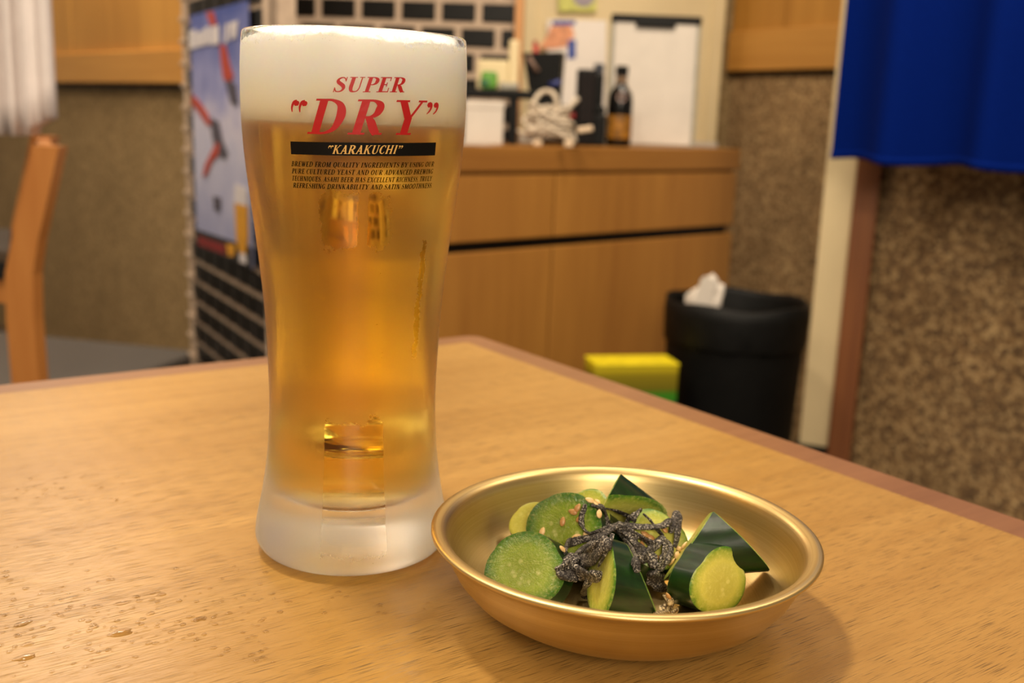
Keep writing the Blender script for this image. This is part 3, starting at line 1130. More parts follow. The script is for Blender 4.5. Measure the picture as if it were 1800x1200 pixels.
def chunk(label, face_c, axis, nA, nB, L, R=RC, flesh=M_fl2, lobes=0.035, ph=0.0, rimflat=0.0, roll=0.0):
    """piece of cucumber: axis points to the visible cut; nA, nB are the outward normals of the two cuts (world)"""
    ax = Vector(axis).normalized()
    q = ax.to_track_quat('Z', 'Y').to_matrix()
    q = q @ Matrix.Rotation(roll, 3, 'Z')
    Mw = Matrix.Translation(Vector(face_c)) @ q.to_4x4()
    inv = q.inverted()
    a = (inv @ Vector(nA).normalized())
    bb = (inv @ Vector(nB).normalized())
    bm = bmesh.new()
    seg, nr = 40, 26
    rings = []
    for i in range(nr + 1):
        z = -0.055 + 0.09 * i / nr
        ring = []
        for k in range(seg):
            t = 2 * pi * k / seg
            rr = R * (1 + lobes * cos(3 * t + ph) - 1.1 * lobes * max(0, cos(3 * t + ph + pi)) ** 8 + 0.008 * sin(5 * t + 60 * z))
            ring.append(bm.verts.new((rr * cos(t), rr * sin(t), z)))
        rings.append(ring)
    for r0, r1 in zip(rings[:-1], rings[1:]):
        for k in range(seg):
            bm.faces.new((r0[k], r0[(k + 1) % seg], r1[(k + 1) % seg], r1[k]))
    caps = []
    for co, no in ((Vector((0, 0, 0)), a), (Vector((0, 0, -L)), bb)):
        g = bmesh.ops.bisect_plane(bm, geom=bm.verts[:] + bm.edges[:] + bm.faces[:], plane_co=co, plane_no=no, clear_outer=True)
        es = [e for e in g['geom_cut'] if isinstance(e, bmesh.types.BMEdge)]
        f = bmesh.ops.contextual_create(bm, geom=es)['faces']
        caps.append((co, no))
    flesh_bm = bmesh.new()
    kill = []
    for f in bm.faces:
        for co, no in caps:
            if len(f.verts) > 4 and all(abs((v_.co - co).dot(no)) < 1e-5 for v_ in f.verts):
                loop = [v_.co.copy() for v_ in f.verts]
                cen = sum(loop, Vector()) / len(loop)
                prev = [flesh_bm.verts.new(p) for p in loop]
                for s, h_ in ((0.975, 0.00022), (0.90, 0.0004), (0.72, 0.00045), (0.48, 0.0003), (0.24, 0.0003)):
                    cur = [flesh_bm.verts.new(cen + (p - cen) * s + no * h_) for p in loop]
                    for i in range(len(loop)):
                        j_ = (i + 1) % len(loop)
                        flesh_bm.faces.new((prev[i], prev[j_], cur[j_], cur[i]))
                    prev = cur
                tip = flesh_bm.verts.new(cen + no * 0.0003)
                for i in range(len(loop)):
                    flesh_bm.faces.new((prev[i], prev[(i + 1) % len(loop)], tip))
                kill.append(f)
                break
    bmesh.ops.delete(bm, geom=kill, context='FACES_ONLY')
    loose = [v_ for v_ in bm.verts if not v_.link_faces]
    if loose:
        bmesh.ops.delete(bm, geom=loose, context='VERTS')
    root = bpy.data.objects.new('cucumber_piece', None)
    COL.objects.link(root)
    root.empty_display_size = 0.01
    root.matrix_world = Mw
    tag(root, label, 'cucumber', 'cucumber pieces in the gold dish')
    co_w = [Mw @ v_.co for src in (bm, flesh_bm) for v_ in src.verts]
    sight = (Vector(face_c) - CAM).normalized()
    shift = 0.0
    for it in range(60):        # slide towards the viewer until the piece rests on the dish instead of cutting into it
        low = min((p.z - sight.z * shift) - dish_in(sqrt((p.x - sight.x * shift - BX) ** 2 + (p.y - sight.y * shift - BY) ** 2)) for p in co_w)
        if low > -0.0002:
            break
        shift += 0.0005
    root.location = Vector(face_c) - sight * shift
    if DEBUG:
        print('CHUNK', label[:44], 'shift', round(shift, 4), 'gap', round(low, 4))
    for src in (bm, flesh_bm):
        b2 = src.copy()
        for v_ in b2.verts:
            v_.co = ((Mw @ v_.co) - sight * shift) * 100
        b2.normal_update()
        trees.append(BVHTree.FromBMesh(b2))
        b2.free()
    obj('skin', bm, M_skin, root, True)
    obj('flesh', flesh_bm, flesh, root, True)
    return root


DB = lambda x_, y_, z_: Vector((BX + x_, BY + y_, z_))
chunk('cucumber slice at the left, wet speckled cut face turned up to us', DB(-.0322, -.001, .0135), (-0.55, -0.60, 0.50), (-0.22, -0.78, 0.60), (0.6, 0.45, -0.5), 0.012, 0.0122, M_fl1, 0.03, 0.5)
chunk('cucumber slice with seeds on its face behind the left one', DB(-.0182, .0205, .0195), (-0.62, -0.50, 0.50), (-0.30, -0.80, 0.48), (0.8, 0.3, -0.2), 0.013, 0.0126, M_fl1, 0.03, 1.7)
chunk('dark pointed cucumber wedge standing at the back of the dish', DB(-.0037, .0340, .0236), (-0.81, 0.0, 0.58), (-0.90, 0.25, 0.40), (0.35, -0.78, -0.45), 0.0085, 0.0125, M_fl2, 0.03, 0.2)
chunk('cucumber piece with pale cut under the shreds at the back right', DB(.0145, .0205, .0170), (0.20, -0.55, 0.80), (0.28, -0.60, 0.72), (0.1, 0.6, -0.7), 0.010, 0.0116, M_fl2, 0.03, 0.9)
chunk('dark green triangular cucumber wedge at the right of the dish', DB(.0235, .0110, .0190), (-1.0, 0.14, -0.20), (-0.84, 0.30, 0.50), (0.70, 0.22, 0.66), 0.0175, 0.0112, M_fl2, 0.03, 0.0)
chunk('short cucumber piece at front right with yellow-green round cut face', DB(.0318, -.0040, .0132), (0.72, -0.66, 0.10), (0.48, -0.87, 0.12), (-0.7, 0.6, 0.1), 0.0125, 0.0112, M_fl2, 0.05, 2.6)
chunk('cone-shaped cucumber piece at front centre with narrow cut face', DB(-.0072, -.0065, .0140), (-0.88, -0.28, 0.36), (-0.96, -0.22, 0.16), (0.80, 0.1, 0.35), 0.016, 0.0120, M_fl2, 0.03, 0.3)
chunk('cucumber bit peeping out between second slice and back wedge', DB(-.0105, .0335, .0180), (-0.5, -0.2, 0.8), (-0.6, -0.55, 0.6), (0.5, 0.5, -0.5), 0.010, 0.0110, M_fl2, 0.03, 0.3)
chunk('small cucumber bit peeping out at the left behind the second slice', DB(-.0300, .0330, .0170), (-0.3, -0.3, 0.9), (-0.3, -0.5, 0.8), (0.2, 0.5, -0.7), 0.009, 0.0080, M_fl2, 0.03, 0.3)
trees.append(BVHTree.FromPolygons([Vector((BX + a, BY + b_, .002)) * 100 for a, b_ in ((-.2, -.2), (.2, -.2), (.2, .2), (-.2, .2))], [(0, 1, 2, 3)]))


def cast(x, y):
    r = ray(x, y)
    best = None
    for t in trees:
        loc, no, idx, dist = t.ray_cast(CAM * 100, r)
        if loc is None:
            continue
        loc, dist, no = loc / 100, dist / 100, no.normalized()
        if best is None or dist < best[2]:
            best = (loc, no if no.dot(r) < 0 else -no, dist)
    return best


# ------------------------------------------------------------------ salted kelp shreds
m, nt, b = new_mat('salted_kelp')
v = coords(nt)
f = sstep(nt, noise(nt, v, 1700, 3, 0.8), 0.50, 0.64)
f = mth(nt, 'MULTIPLY', f, mth(nt, 'MULTIPLY_ADD', sstep(nt, noise(nt, v, 240, 2), 0.35, 0.6), 0.75, 0.25))
c = mix(nt, f, lin((26, 18, 13)), lin((206, 196, 180)))
nt.links.new(c, b.inputs['Base Color'])
b.inputs['Roughness'].default_value = 0.6
bump(nt, b, noise(nt, v, 1600, 3, 0.7), 0.8, 0.0006)
M_kelp = m
m, nt, b = new_mat('salted_kelp_tan')
v = coords(nt)
f = sstep(nt, noise(nt, v, 900, 3, 0.7), 0.40, 0.62)
nt.links.new(mix(nt, f, lin((70, 52, 28)), lin((206, 184, 138))), b.inputs['Base Color'])
b.inputs['Roughness'].default_value = 0.5
M_kelp2 = m
shreds = [
    ('thin kelp shred looping at the left over the second slice', [(1030, 885), (1022, 908), (1024, 925), (1036, 937), (1055, 933), (1076, 923)], 0.00085),
    ('thin kelp shred running along the top to the back wedge', [(1038, 888), (1060, 892), (1066, 912), (1070, 930)], 0.0010),
    ('thin kelp shred stretched right from the seed cluster', [(1062, 893), (1078, 896), (1092, 901), (1108, 908)], 0.0007),
    ('short upright kelp ribbon in front of the back wedge', [(1101, 921), (1113, 908), (1120, 900), (1128, 896)], 0.0013),
    ('long kelp ribbon lying across the top of the heap', [(1063, 928), (1092, 922), (1126, 926), (1159, 925), (1172, 919), (1178, 911)], 0.0014),
    ('thin kelp shred dropping from the upright ribbon', [(1130, 902), (1143, 914), (1153, 928), (1167, 942)], 0.0008),
    ('tall looped kelp shred at the right of the heap', [(1178, 937), (1184, 917), (1188, 899), (1193, 906), (1191, 937), (1186, 962)], 0.0011),
    ('broad kelp strip sloping down to the left slice', [(1080, 926), (1052, 945), (1022, 967), (992, 994), (976, 1003)], 0.0017),
    ('kelp strip reaching left over the speckled slices', [(1072, 937), (1038, 944), (1010, 951), (997, 956), (993, 971)], 0.0014),
    ('crumpled kelp lump on the edge of the left slice', [(978, 1003), (998, 1012), (1018, 1006), (1042, 1014), (1055, 1006)], 0.0021),
    ('crumpled kelp strip in the middle of the heap', [(1000, 990), (1022, 985), (1044, 976), (1062, 958), (1072, 945)], 0.0023),
    ('short kelp end hanging in front of the left slice', [(1040, 1010), (1033, 1027), (1029, 1040), (1028, 1052)], 0.0013),
    ('thin kelp shred over the cone-shaped piece', [(1078, 937), (1070, 958), (1063, 975), (1051, 997)], 0.0006),
    ('kelp strip hanging down over the dark cone', [(1080, 929), (1095, 945), (1108, 963), (1116, 985), (1121, 1006)], 0.0012),
    ('kelp strip beside the one on the dark cone', [(1086, 926), (1108, 942), (1122, 962), (1132, 990)], 0.0017),
    ('kelp strip leaning down left from the right loop', [(1167, 942), (1154, 955), (1142, 968), (1126, 990)], 0.0014),
    ('kelp strip running down to the front lump', [(1165, 944), (1170, 962), (1164, 985), (1158, 1003)], 0.0013),
    ('bent kelp shred at the right edge of the heap', [(1167, 946), (1180, 960), (1177, 976), (1163, 996), (1149, 1008)], 0.0010),
    ('rounded kelp lump between the two front pieces', [(1141, 1006), (1150, 1012), (1156, 1024), (1164, 1038)], 0.0026),
    ('kelp fold hanging left of the dark cone', [(1064, 948), (1046, 966), (1034, 984), (1020, 1000)], 0.0019),
    ('kelp fold under the broad strip on the left', [(1010, 975), (998, 990), (1006, 1004), (1024, 1012)], 0.0020),
    ('kelp tangle beside the dark cone strip', [(1108, 948), (1128, 966), (1146, 982), (1150, 1000)], 0.0016),
    ('pale salted kelp ribbon crossing under the long one', [(1090, 934), (1112, 936), (1136, 950), (1156, 962)], 0.0015),
    ('kelp knot at the crown of the heap', [(1062, 934), (1078, 926), (1094, 930), (1108, 942), (1122, 948)], 0.0022),
]
rng = random.Random(11)


def shred(name, label, path, rad, mat, lift=0.0012, group='salted kelp shreds on the cucumber'):
    px = catmull([(p[0], p[1], 0) for p in path], 5)
    ds = []
    for p in px:
        h_ = cast(p.x, p.y)
        ds.append(h_[2])
    n_ = len(ds)
    md_ = sorted(ds)[n_ // 2]
    ds = [min(d_, md_ + 0.007) for d_ in ds]
    # drape: never behind what is under it, bridging gaps like a stiff shred
    lo = [min(ds[max(0, i - 2):i + 3]) for i in range(n_)]
    sm = [sum(lo[max(0, i - 3):i + 4]) / len(lo[max(0, i - 3):i + 4]) for i in range(n_)]
    pts = [CAM + ray(p.x, p.y) * (min(d_, s_) - lift - rad * 0.5) for p, d_, s_ in zip(px, ds, sm)]
    bm = bmesh.new()
    n_ = len(pts)
    rad *= 1.35
    rr = [rad * (0.75 + 0.45 * rng.random()) * (0.55 + 0.45 * min(1, 6 * min(i, n_ - 1 - i) / n_ + 0.2)) for i in range(n_)]
    tube(bm, pts, rr, 10, 0.42, 0.24, rng, rng.uniform(-0.16, 0.16))
    o = obj(name, bm, mat, None, True)
    md = o.modifiers.new('sub', 'SUBSURF')
    md.levels = 1
    md.render_levels = 1
    return tag(o, label, 'kelp shred', group)


for label, path, rad in shreds:
    shred('kelp_shred', label, path, rad, M_kelp)
shred('kelp_shred', 'tan salted kelp end on the dish floor between front pieces', [(1168, 1046), (1180, 1056), (1172, 1066), (1164, 1078)], 0.0015, M_kelp2)
shred('kelp_shred', 'pale kelp scrap lying flat at the front of the dish', [(1150, 1080), (1164, 1076), (1180, 1079), (1192, 1070)], 0.0012, M_kelp2)

# ------------------------------------------------------------------ sesame seeds
m, nt, b = new_mat('sesame')
v = coords(nt)
nt.links.new(ramp(nt, noise(nt, v, 900, 3), [(0.3, lin((216, 170, 106))), (0.7, lin((244, 212, 152)))]), b.inputs['Base Color'])
b.inputs['Roughness'].default_value = 0.35
M_sesame = m
m, nt, b = new_mat('sesame_toasted')
nt.links.new(ramp(nt, noise(nt, coords(nt), 900, 3), [(0.3, lin((168, 114, 62))), (0.7, lin((206, 158, 98)))]), b.inputs['Base Color'])
b.inputs['Roughness'].default_value = 0.35
M_sesame2 = m


def seed_mesh(mat):
    bm = bmesh.new()
    bmesh.ops.create_uvsphere(bm, u_segments=12, v_segments=8, radius=1.0)
    for v_ in bm.verts:
        x_, y_, z_ = v_.co
        tp = 1.0 - 0.35 * max(0, x_) ** 1.5
        v_.co = (x_ * 0.00175, y_ * 0.00105 * tp, z_ * 0.0006 * tp)
    me = bpy.data.meshes.new('sesame_seed')
    bm.to_mesh(me)
    bm.free()
    for p in me.polygons:
        p.use_smooth = True
    me.materials.append(mat)
    return me


sm1, sm2 = seed_mesh(M_sesame), seed_mesh(M_sesame2)
seeds = [
    (1036, 881, 150, 0, 'top left seed of the cluster of five beside the thin loop'), (1046, 890, 140, 0, 'middle seed of the cluster of five beside the thin loop'), (1052, 884, 140, 0, 'top right seed of the cluster of five beside the thin loop'),
    (1059, 897, 110, 0, 'lower right seed of the cluster of five beside the thin loop'), (1052, 904, 80, 0, 'lowest seed of the cluster of five beside the thin loop'),
    (1016, 893, 60, 1, 'upper of two touching brown seeds on the second slice'), (1008, 900, 160, 1, 'lower of two touching brown seeds on the second slice'), (1021, 912, 30, 1, 'seed half under the thin loop on the second slice'),
    (990, 917, 85, 1, 'darkest toasted seed alone on the second slice'), (954, 935, 75, 0, 'pale seed alone at the left of the second slice'), (1014, 944, 20, 0, 'left of two seeds low on the second slice'),
    (1032, 943, 130, 0, 'right of two seeds low on the second slice'), (986, 967, 10, 0, 'seed at the kelp tip above the left slice'), (1132, 940, 150, 1, 'left of two seeds on the pale cut under the ribbon'),
    (1142, 946, 150, 1, 'right of two seeds on the pale cut under the ribbon'), (1166, 931, 110, 1, 'seed under the right end of the long ribbon'), (1127, 960, 80, 1, 'seed standing beside the strip on the dark cone'),
    (1151, 981, 10, 1, 'seed in the dark gap between kelp strips'), (1192, 966, 150, 0, 'pale plump seed at the top of the front right piece'), (1206, 961, 25, 0, 'slender seed pointing at the triangular wedge'),
    (1188, 977, 60, 0, 'middle seed of three down the front right skin'), (1184, 990, 75, 0, 'lowest seed of three down the front right skin'), (1177, 1045, 85, 1, 'brown seed low beside the front right piece'),
]
for x, y, ang, dk, lb in seeds:
    hh = cast(x, y)
    loc, no, _ = hh
    o = bpy.data.objects.new('sesame_seed', sm2 if dk else sm1)
    COL.objects.link(o)
    # lie on the surface, long axis turned by the angle seen from the front
    tx = (EX * cos(radians(ang)) - EY * sin(radians(ang)))
    tx = (tx - no * tx.dot(no)).normalized()
    ty = no.cross(tx)
    Rm = Matrix((tx, ty, no)).transposed().to_4x4()
    o.matrix_world = Matrix.Translation(loc + no * 0.0008) @ Rm
    tag(o, 'sesame seed: ' + lb, 'sesame seed', 'sesame seeds on the cucumber')

# ------------------------------------------------------------------ water on the table
m, nt, b = new_mat('water')
nt.nodes.remove(b)
tr = nt.nodes.new('ShaderNodeBsdfTransparent')
nt.links.new(ramp(nt, noise(nt, coords(nt), 30), [(0.2, (0.95, 0.92, 0.87, 1)), (0.8, (0.98, 0.96, 0.93, 1))]), tr.inputs[0])
gl = nt.nodes.new('ShaderNodeBsdfGlossy')
gl.inputs['Roughness'].default_value = 0.04
fr = nt.nodes.new('ShaderNodeFresnel')
fr.inputs[0].default_value = 1.33
mx = nt.nodes.new('ShaderNodeMixShader')
nt.links.new(fr.outputs[0], mx.inputs[0])
nt.links.new(tr.outputs[0], mx.inputs[1])
nt.links.new(gl.outputs[0], mx.inputs[2])
nt.links.new(mx.outputs[0], nt.nodes['Material Output'].inputs['Surface'])
M_water = m


def blob(bm, c, rx, ry, hgt, rot, rng, seg=18):
    ph = [rng.uniform(0, 6.28) for _ in range(3)]
    rings = []
    for j_ in range(4):
        s = cos(pi / 2 * j_ / 4)
        z = hgt * sin(pi / 2 * j_ / 4)
        ring = []
        for k in range(seg):
            a = 2 * pi * k / seg
            f_ = 1 + 0.16 * sin(2 * a + ph[0]) + 0.12 * sin(3 * a + ph[1]) + 0.06 * sin(5 * a + ph[2])
            x_, y_ = rx * f_ * cos(a) * s, ry * f_ * sin(a) * s
            ring.append(bm.verts.new((c.x + x_ * cos(rot) - y_ * sin(rot), c.y + x_ * sin(rot) + y_ * cos(rot), 0.0001 + z)))
        rings.append(ring)
    tip = bm.verts.new((c.x, c.y, 0.0001 + hgt))
    for a, b_ in zip(rings[:-1], rings[1:]):
        for k in range(seg):
            bm.faces.new((a[k], a[(k + 1) % seg], b_[(k + 1) % seg], b_[k]))
    for k in range(seg):
        bm.faces.new((rings[-1][k], rings[-1][(k + 1) % seg], tip))


rng = random.Random(5)
pud = [(212, 1112, .0042, .0020, 'largest water drop on the table, front left of the mug'), (40, 1096, .0030, .0013, 'long water drop at the left edge of the table'), (44, 1155, .0034, .0016, 'water drop nearest the lower left corner'),
       (48, 1132, .0016, .0009, 'small water drop above the lower left drop'), (170, 1066, .0016, .0008, 'small water drop behind the largest drop'), (165, 1102, .0015, .0008, 'small water drop left of the largest drop'),
       (348, 1088, .0020, .0010, 'flat water drop midway between largest drop and mug'), (215, 1060, .0024, .0009, 'thin water drop above the largest drop'), (284, 1045, .0016, .0008, 'small bright water drop nearest the mug'), (265, 1078, .0014, .0007, 'small water drop in line below the bright one')]
for x, y, rx, ry, lb in pud:
    bm = bmesh.new()
    blob(bm, onz(x, y), rx, ry, 0.00045, radians(35 + rng.uniform(-10, 10)), rng)
    o = obj('water_drop', bm, M_water, None, True)
    tag(o, lb, 'water drop', 'water drops on the table')
bm = bmesh.new()
for k in range(330):
    x, y = rng.uniform(-20, 480), rng.gauss(1090, 45)
    if k > 290:
        x, y = rng.uniform(0, 230), rng.gauss(860, 14)
    if k > 265 and k <= 290:
        x, y = rng.uniform(480, 760), rng.uniform(1040, 1080)
    s_ = rng.uniform(.00025, .0009)
    blob(bm, onz(x, y), s_ * 1.3, s_ * 0.8, s_ * 0.42, radians(35), rng, 8)
o = obj('water_spatter', bm, M_water, None, True)
o['kind'] = 'stuff'
o['label'] = 'fine spatter of water over the left of the table'
o['category'] = 'water'

# ------------------------------------------------------------------ counter cabinet
FR = at(1297, 262, 2.50)
FL = at(800, 262, 1.92)
ud = Vector((FR.x - FL.x, FR.y - FL.y, 0)).normalized()
CL = 0.90
ZT = FR.z
MC = frame_m((FR.x, FR.y, 0), ud)          # local x to the right along the front, y away, z up; front right corner at 0
cab = thing('counter_cabinet', 'long light wood counter cabinet with drawers above doors', 'cabinet')
cab.matrix_world = MC
zg = at(1283, 403, 2.50).z
zd = ZT - 0.048
bm = bmesh.new()
box(bm, (-CL, 0.012, FLOOR), (0.0, 0.25, zd))
obj('carcass', bm, M_cabtop, cab)
bm = bmesh.new()
box(bm, (-CL, -0.006, zd), (0.006, 0.27, ZT), 0.003)
# the back right end follows the wall
obj('worktop', bm, M_cabtop, cab)


def cabx(px_):
    p = at(px_, 350, 2.0)
    dirv = Vector((p.x, p.y))
    # intersect the sight line with the cabinet front
    n_ = Vector((-ud.y, ud.x))
    t = Vector((FR.x, FR.y)).dot(n_) / dirv.dot(n_)
    return (dirv * t - Vector((FR.x, FR.y))).dot(Vector((ud.x, ud.y)))


xd = cabx(972)
cols = [(xd + 0.003, -0.004), (-CL + 0.004, xd - 0.003)]
for (a, b_) in cols:
    boxobj('drawer', (a, -0.006, zg + 0.012), (b_, 0.014, zd - 0.006), M_cab, cab, 0.002)
    boxobj('door', (a, -0.006, FLOOR + 0.08), (b_, 0.014, zg - 0.008), M_cab, cab, 0.002)
boxobj('grip_groove', (-CL + 0.004, 0.006, zg - 0.008), (-0.018, 0.0125, zg + 0.012), M_black, cab)

# things on the counter ------------------------------------------------


def ct(px_, dy):
    """point on the worktop whose sight line crosses pixel column px_, dy behind the cabinet front"""
    p = at(px_, 255, 2.0)
    dirv = Vector((p.x, p.y))
    n_ = Vector((-ud.y, ud.x))
    o_ = Vector((FR.x, FR.y)) + n_ * dy
    t = o_.dot(n_) / dirv.dot(n_)
    q = dirv * t
    return Vector((q.x, q.y, ZT + 0.0005))


def mpp(p):
    return (p - CAM).dot(FW) / FPX      # metres per pixel at a point


def facing(p, dz=0.0):
    return Matrix.Translation(p) @ Matrix.Rotation(dz, 4, 'Z')


def on_counter(name, label, cat, px_, dy, rz=0.0, group=None):
    p = ct(px_, dy)
    o_ = thing(name, label, cat, p, rz, group)
    return o_, mpp(p)


# clipboard, leaning on the door
t, k = on_counter('clipboard', 'white sheet on a black framed clipboard against the cream door', 'clipboard', 1142, 0.10)
zz = at(1142, 30, t.location.y).z - ZT
W2 = 78 * k
for lo, hi, mt, nm in (((-W2, 0, 0), (W2, 0.006, zz), M_grey, 'board'), ((-W2 + 7 * k, -0.003, 0.004), (W2 - 7 * k, 0.0, zz - 0.006), M_white, 'sheet')):
    boxobj(nm, lo, hi, mt, t, 0.001)
bm = bmesh.new()
box(bm, (-W2, -0.008, zz - 9 * k), (W2, 0.008, zz + 4 * k), 0.003)
box(bm, (-W2 * 0.46, -0.012, zz - 17 * k), (W2 * 0.42, 0.006, zz - 6 * k), 0.003)
obj('clip', bm, M_black, t)
t.rotation_euler = (radians(-3), 0, radians(2))

# dark bottle
t, k = on_counter('dark_bottle', 'dark glass bottle with gold label beside the clipboard', 'bottle', 1086, 0.055)
hb = at(1086, 116, t.location.y).z - ZT
rb = 22 * k
M_bot = plain('dark_bottle_glass', (12, 11, 9), 0.12, var=0.2)
M_lab = plain('gold_label', (150, 100, 24), 0.5, var=0.35, scale=90)
bm = bmesh.new()
lathe(bm, [(0, 0), (rb * .9, 0), (rb, .004), (rb, hb * .56), (rb * .9, hb * .66), (rb * .5, hb * .75), (rb * .40, hb * .80), (rb * .40, hb * .90), (0, hb * .90)], 40)
obj('bottle_body', bm, M_bot, t, True)
bm = bmesh.new()
lathe(bm, [(0, hb * .88), (rb * .50, hb * .88), (rb * .50, hb * .99), (rb * .44, hb), (0, hb)], 32)
obj('bottle_cap', bm, M_black, t)
bm = bmesh.new()
lathe(bm, [(rb * 1.01, hb * .10), (rb * 1.02, hb * .11), (rb * 1.02, hb * .38), (rb * 1.01, hb * .39)], 40)
obj('bottle_label', bm, M_lab, t, True)
bm = bmesh.new()
lathe(bm, [(rb * .40, hb * .77), (rb * .44, hb * .775), (rb * .44, hb * .87), (rb * .40, hb * .875)], 32)
obj('neck_foil', bm, plain('neck_foil', (120, 92, 64), 0.5), t, True)
bm = bmesh.new()
for k2 in range(24):
    a0, a1 = 2 * pi * k2 / 24, 2 * pi * (k2 + 1) / 24
    vs = [bm.verts.new((rr * cos(a), -rb * 1.0 - 0.001, hb * .615 + rr * sin(a))) for rr, a in ((rb * .26, a0), (rb * .26, a1), (rb * .36, a1), (rb * .36, a0))]
    bm.faces.new(vs)
obj('round_emblem', bm, plain('pale_emblem', (170, 140, 130), 0.5), t)

# black handset / remote in a stand, pen holder
t, k = on_counter('remote_control', 'black remote control with rows of keys beside the bottle', 'remote control', 1026, 0.075, radians(10))
hh_ = at(1026, 122, t.location.y).z - ZT
boxobj('body', (-17 * k, -0.012, 0), (15 * k, 0.012, hh_), plain('dark_grey_plastic', (18, 15, 14), 0.5, spec=0.2), t, 0.004)
M_key = plain('remote_keys', (44, 36, 35), 0.5, spec=0.2)
for r_ in range(7):
    for c_ in range(3):
        x0 = -12 * k + c_ * 8 * k
        z0 = hh_ * 0.34 + r_ * hh_ * 0.088
        boxobj('key', (x0, -0.015, z0), (x0 + 5.5 * k, -0.011, z0 + hh_ * .05), M_key, t, 0.0)
t, k = on_counter('black_cylinder_case', 'slim black case standing between remote control and bottle', 'case', 1046, 0.085)
hh_ = at(1046, 112, t.location.y).z - ZT
boxobj('body', (-9 * k, -0.012, 0), (9 * k, 0.012, hh_ * .88), M_black, t, 0.004)
boxobj('cap', (-8.5 * k, -0.0115, hh_ * .885), (8.5 * k, 0.0115, hh_), plain('navy_plastic', (22, 28, 44), 0.4), t, 0.003)

t, k = on_counter('black_box', 'low black box behind the tangle of white cable', 'box', 1000, 0.12)
hh_ = at(1000, 170, t.location.y).z - ZT
bm = bmesh.new()
box(bm, (-24 * k, -0.02, 0), (62 * k, 0.03, hh_ * .66), 0.004)
obj('box_body', bm, M_black, t)
boxobj('box_lid', (-22 * k, -0.018, hh_ * .665), (60 * k, 0.028, hh_ * .82), M_dark, t, 0.004)
boxobj('red_button', (-2 * k, -0.025, hh_ * .56), (8 * k, -0.019, hh_ * .66), M_red, t, 0.001)

# pen stand with tools
t, k = on_counter('pen_holder', 'black slanted pen holder full of pens behind the cable', 'pen holder', 950, 0.18, radians(-8))
z1 = at(950, 158, t.location.y).z - ZT
z2 = at(950, 92, t.location.y).z - ZT
bm = bmesh.new()
vs = []
for (xx, zz_) in ((-10, z1 - 0.055), (30, z1 - 0.055), (34, z2), (-34, z2 - 0.004), (-22, z1)):
    vs.append((xx * k, zz_))
f0 = [bm.verts.new((x_, -0.03, z_)) for x_, z_ in vs]
f1 = [bm.verts.new((x_, 0.03, z_)) for x_, z_ in vs]
bm.faces.new(f0)
bm.faces.new(f1[::-1])
for i in range(5):
    bm.faces.new((f0[i], f1[i], f1[(i + 1) % 5], f0[(i + 1) % 5]))
obj('holder', bm, M_black, t)
boxobj('stand', (-8 * k, -0.025, 0), (28 * k, 0.025, z1 - 0.05), M_black, t, 0.003)
t2 = thing('red_pen', 'red capped pen standing in the black holder', 'pen', t.location, radians(-8))
bm = bmesh.new()
tube(bm, [(-12 * k, 0, z2 - 0.03), (-16 * k, 0, z2 + 12 * k)], 0.006, 10)
obj('barrel', bm, M_red, t2, True)
bm = bmesh.new()
tube(bm, [(-16 * k, 0, z2 + 12 * k), (-17 * k, 0, z2 + 19 * k)], 0.0045, 10)
obj('cap', bm, plain('dark_red_plastic', (150, 24, 34), 0.4), t2, True)
t2 = thing('pale_pen', 'pale slanted pen across the front of the black holder', 'pen', t.location, radians(-8))
bm = bmesh.new()
tube(bm, [(-24 * k, -0.036, z2 - 10 * k), (-6 * k, -0.036, z2 - 34 * k)], 0.005, 10)
obj('barrel', bm, plain('taupe_plastic', (130, 104, 90), 0.5), t2, True)
t2 = thing('blue_pen', 'blue pen lying low at the foot of the holder', 'pen', t.location, radians(-8))
bm = bmesh.new()
tube(bm, [(14 * k, -0.036, z2 - 56 * k), (34 * k, -0.036, z2 - 50 * k)], 0.006, 10)
obj('barrel', bm, plain('blue_plastic', (50, 60, 120), 0.4), t2, True)

# tray shelf with papers
t, k = on_counter('black_shelf', 'black desktop shelf above the white paper box', 'shelf', 862, 0.12)
za = at(880, 158, t.location.y).z - ZT
boxobj('shelf_board', (-60 * k, 0.0, za - 14 * k), (84 * k, 0.10, za), M_black, t, 0.003)
boxobj('support', (30 * k, -0.01, 0), (46 * k, 0.11, za - 14 * k), M_black, t)
boxobj('support', (-60 * k, -0.01, 0), (-46 * k, 0.11, za - 14 * k), M_black, t)
t2 = thing('paper_box', 'white paper box under the black desktop shelf', 'box', ct(856, 0.065))
k2 = mpp(t2.location)
boxobj('carton', (-40 * k2, -0.005, 0), (27 * k2, 0.06, 72 * k2), M_white, t2, 0.002)
boxobj('lid', (-41 * k2, -0.006, 60 * k2), (28 * k2, 0.061, 74 * k2), M_white, t2, 0.002)
pz = t.location + Vector((0, 0, za + 0.0005))
t2 = thing('green_packet', 'bright green packet lying on the black shelf', 'packet', pz)
M_green = plain('green_packet', (92, 156, 44), 0.4, var=0.3, scale=40)
boxobj('packet', (-20 * k, 0.0, 0), (8 * k, 0.05, 30 * k), M_green, t2, 0.006)
boxobj('dark_band', (-22 * k, -0.001, 3 * k), (-4 * k, 0.045, 17 * k), plain('dark_green_print', (22, 92, 48), 0.4), t2, 0.004)
t2 = thing('grey_tray', 'grey low tray at the right end of the black shelf', 'tray', pz)
boxobj('tray', (12 * k, 0.0, 0), (46 * k, 0.06, 12 * k), M_grey, t2, 0.003)
t2 = thing('paper_stack', 'cream paper stack behind the green packet on the shelf', 'paper', pz)
bm = bmesh.new()
box(bm, (-30 * k, 0.07, 0), (26 * k, 0.10, 52 * k), 0.004)
box(bm, (26 * k, 0.07, 0), (44 * k, 0.10, 88 * k), 0.004)
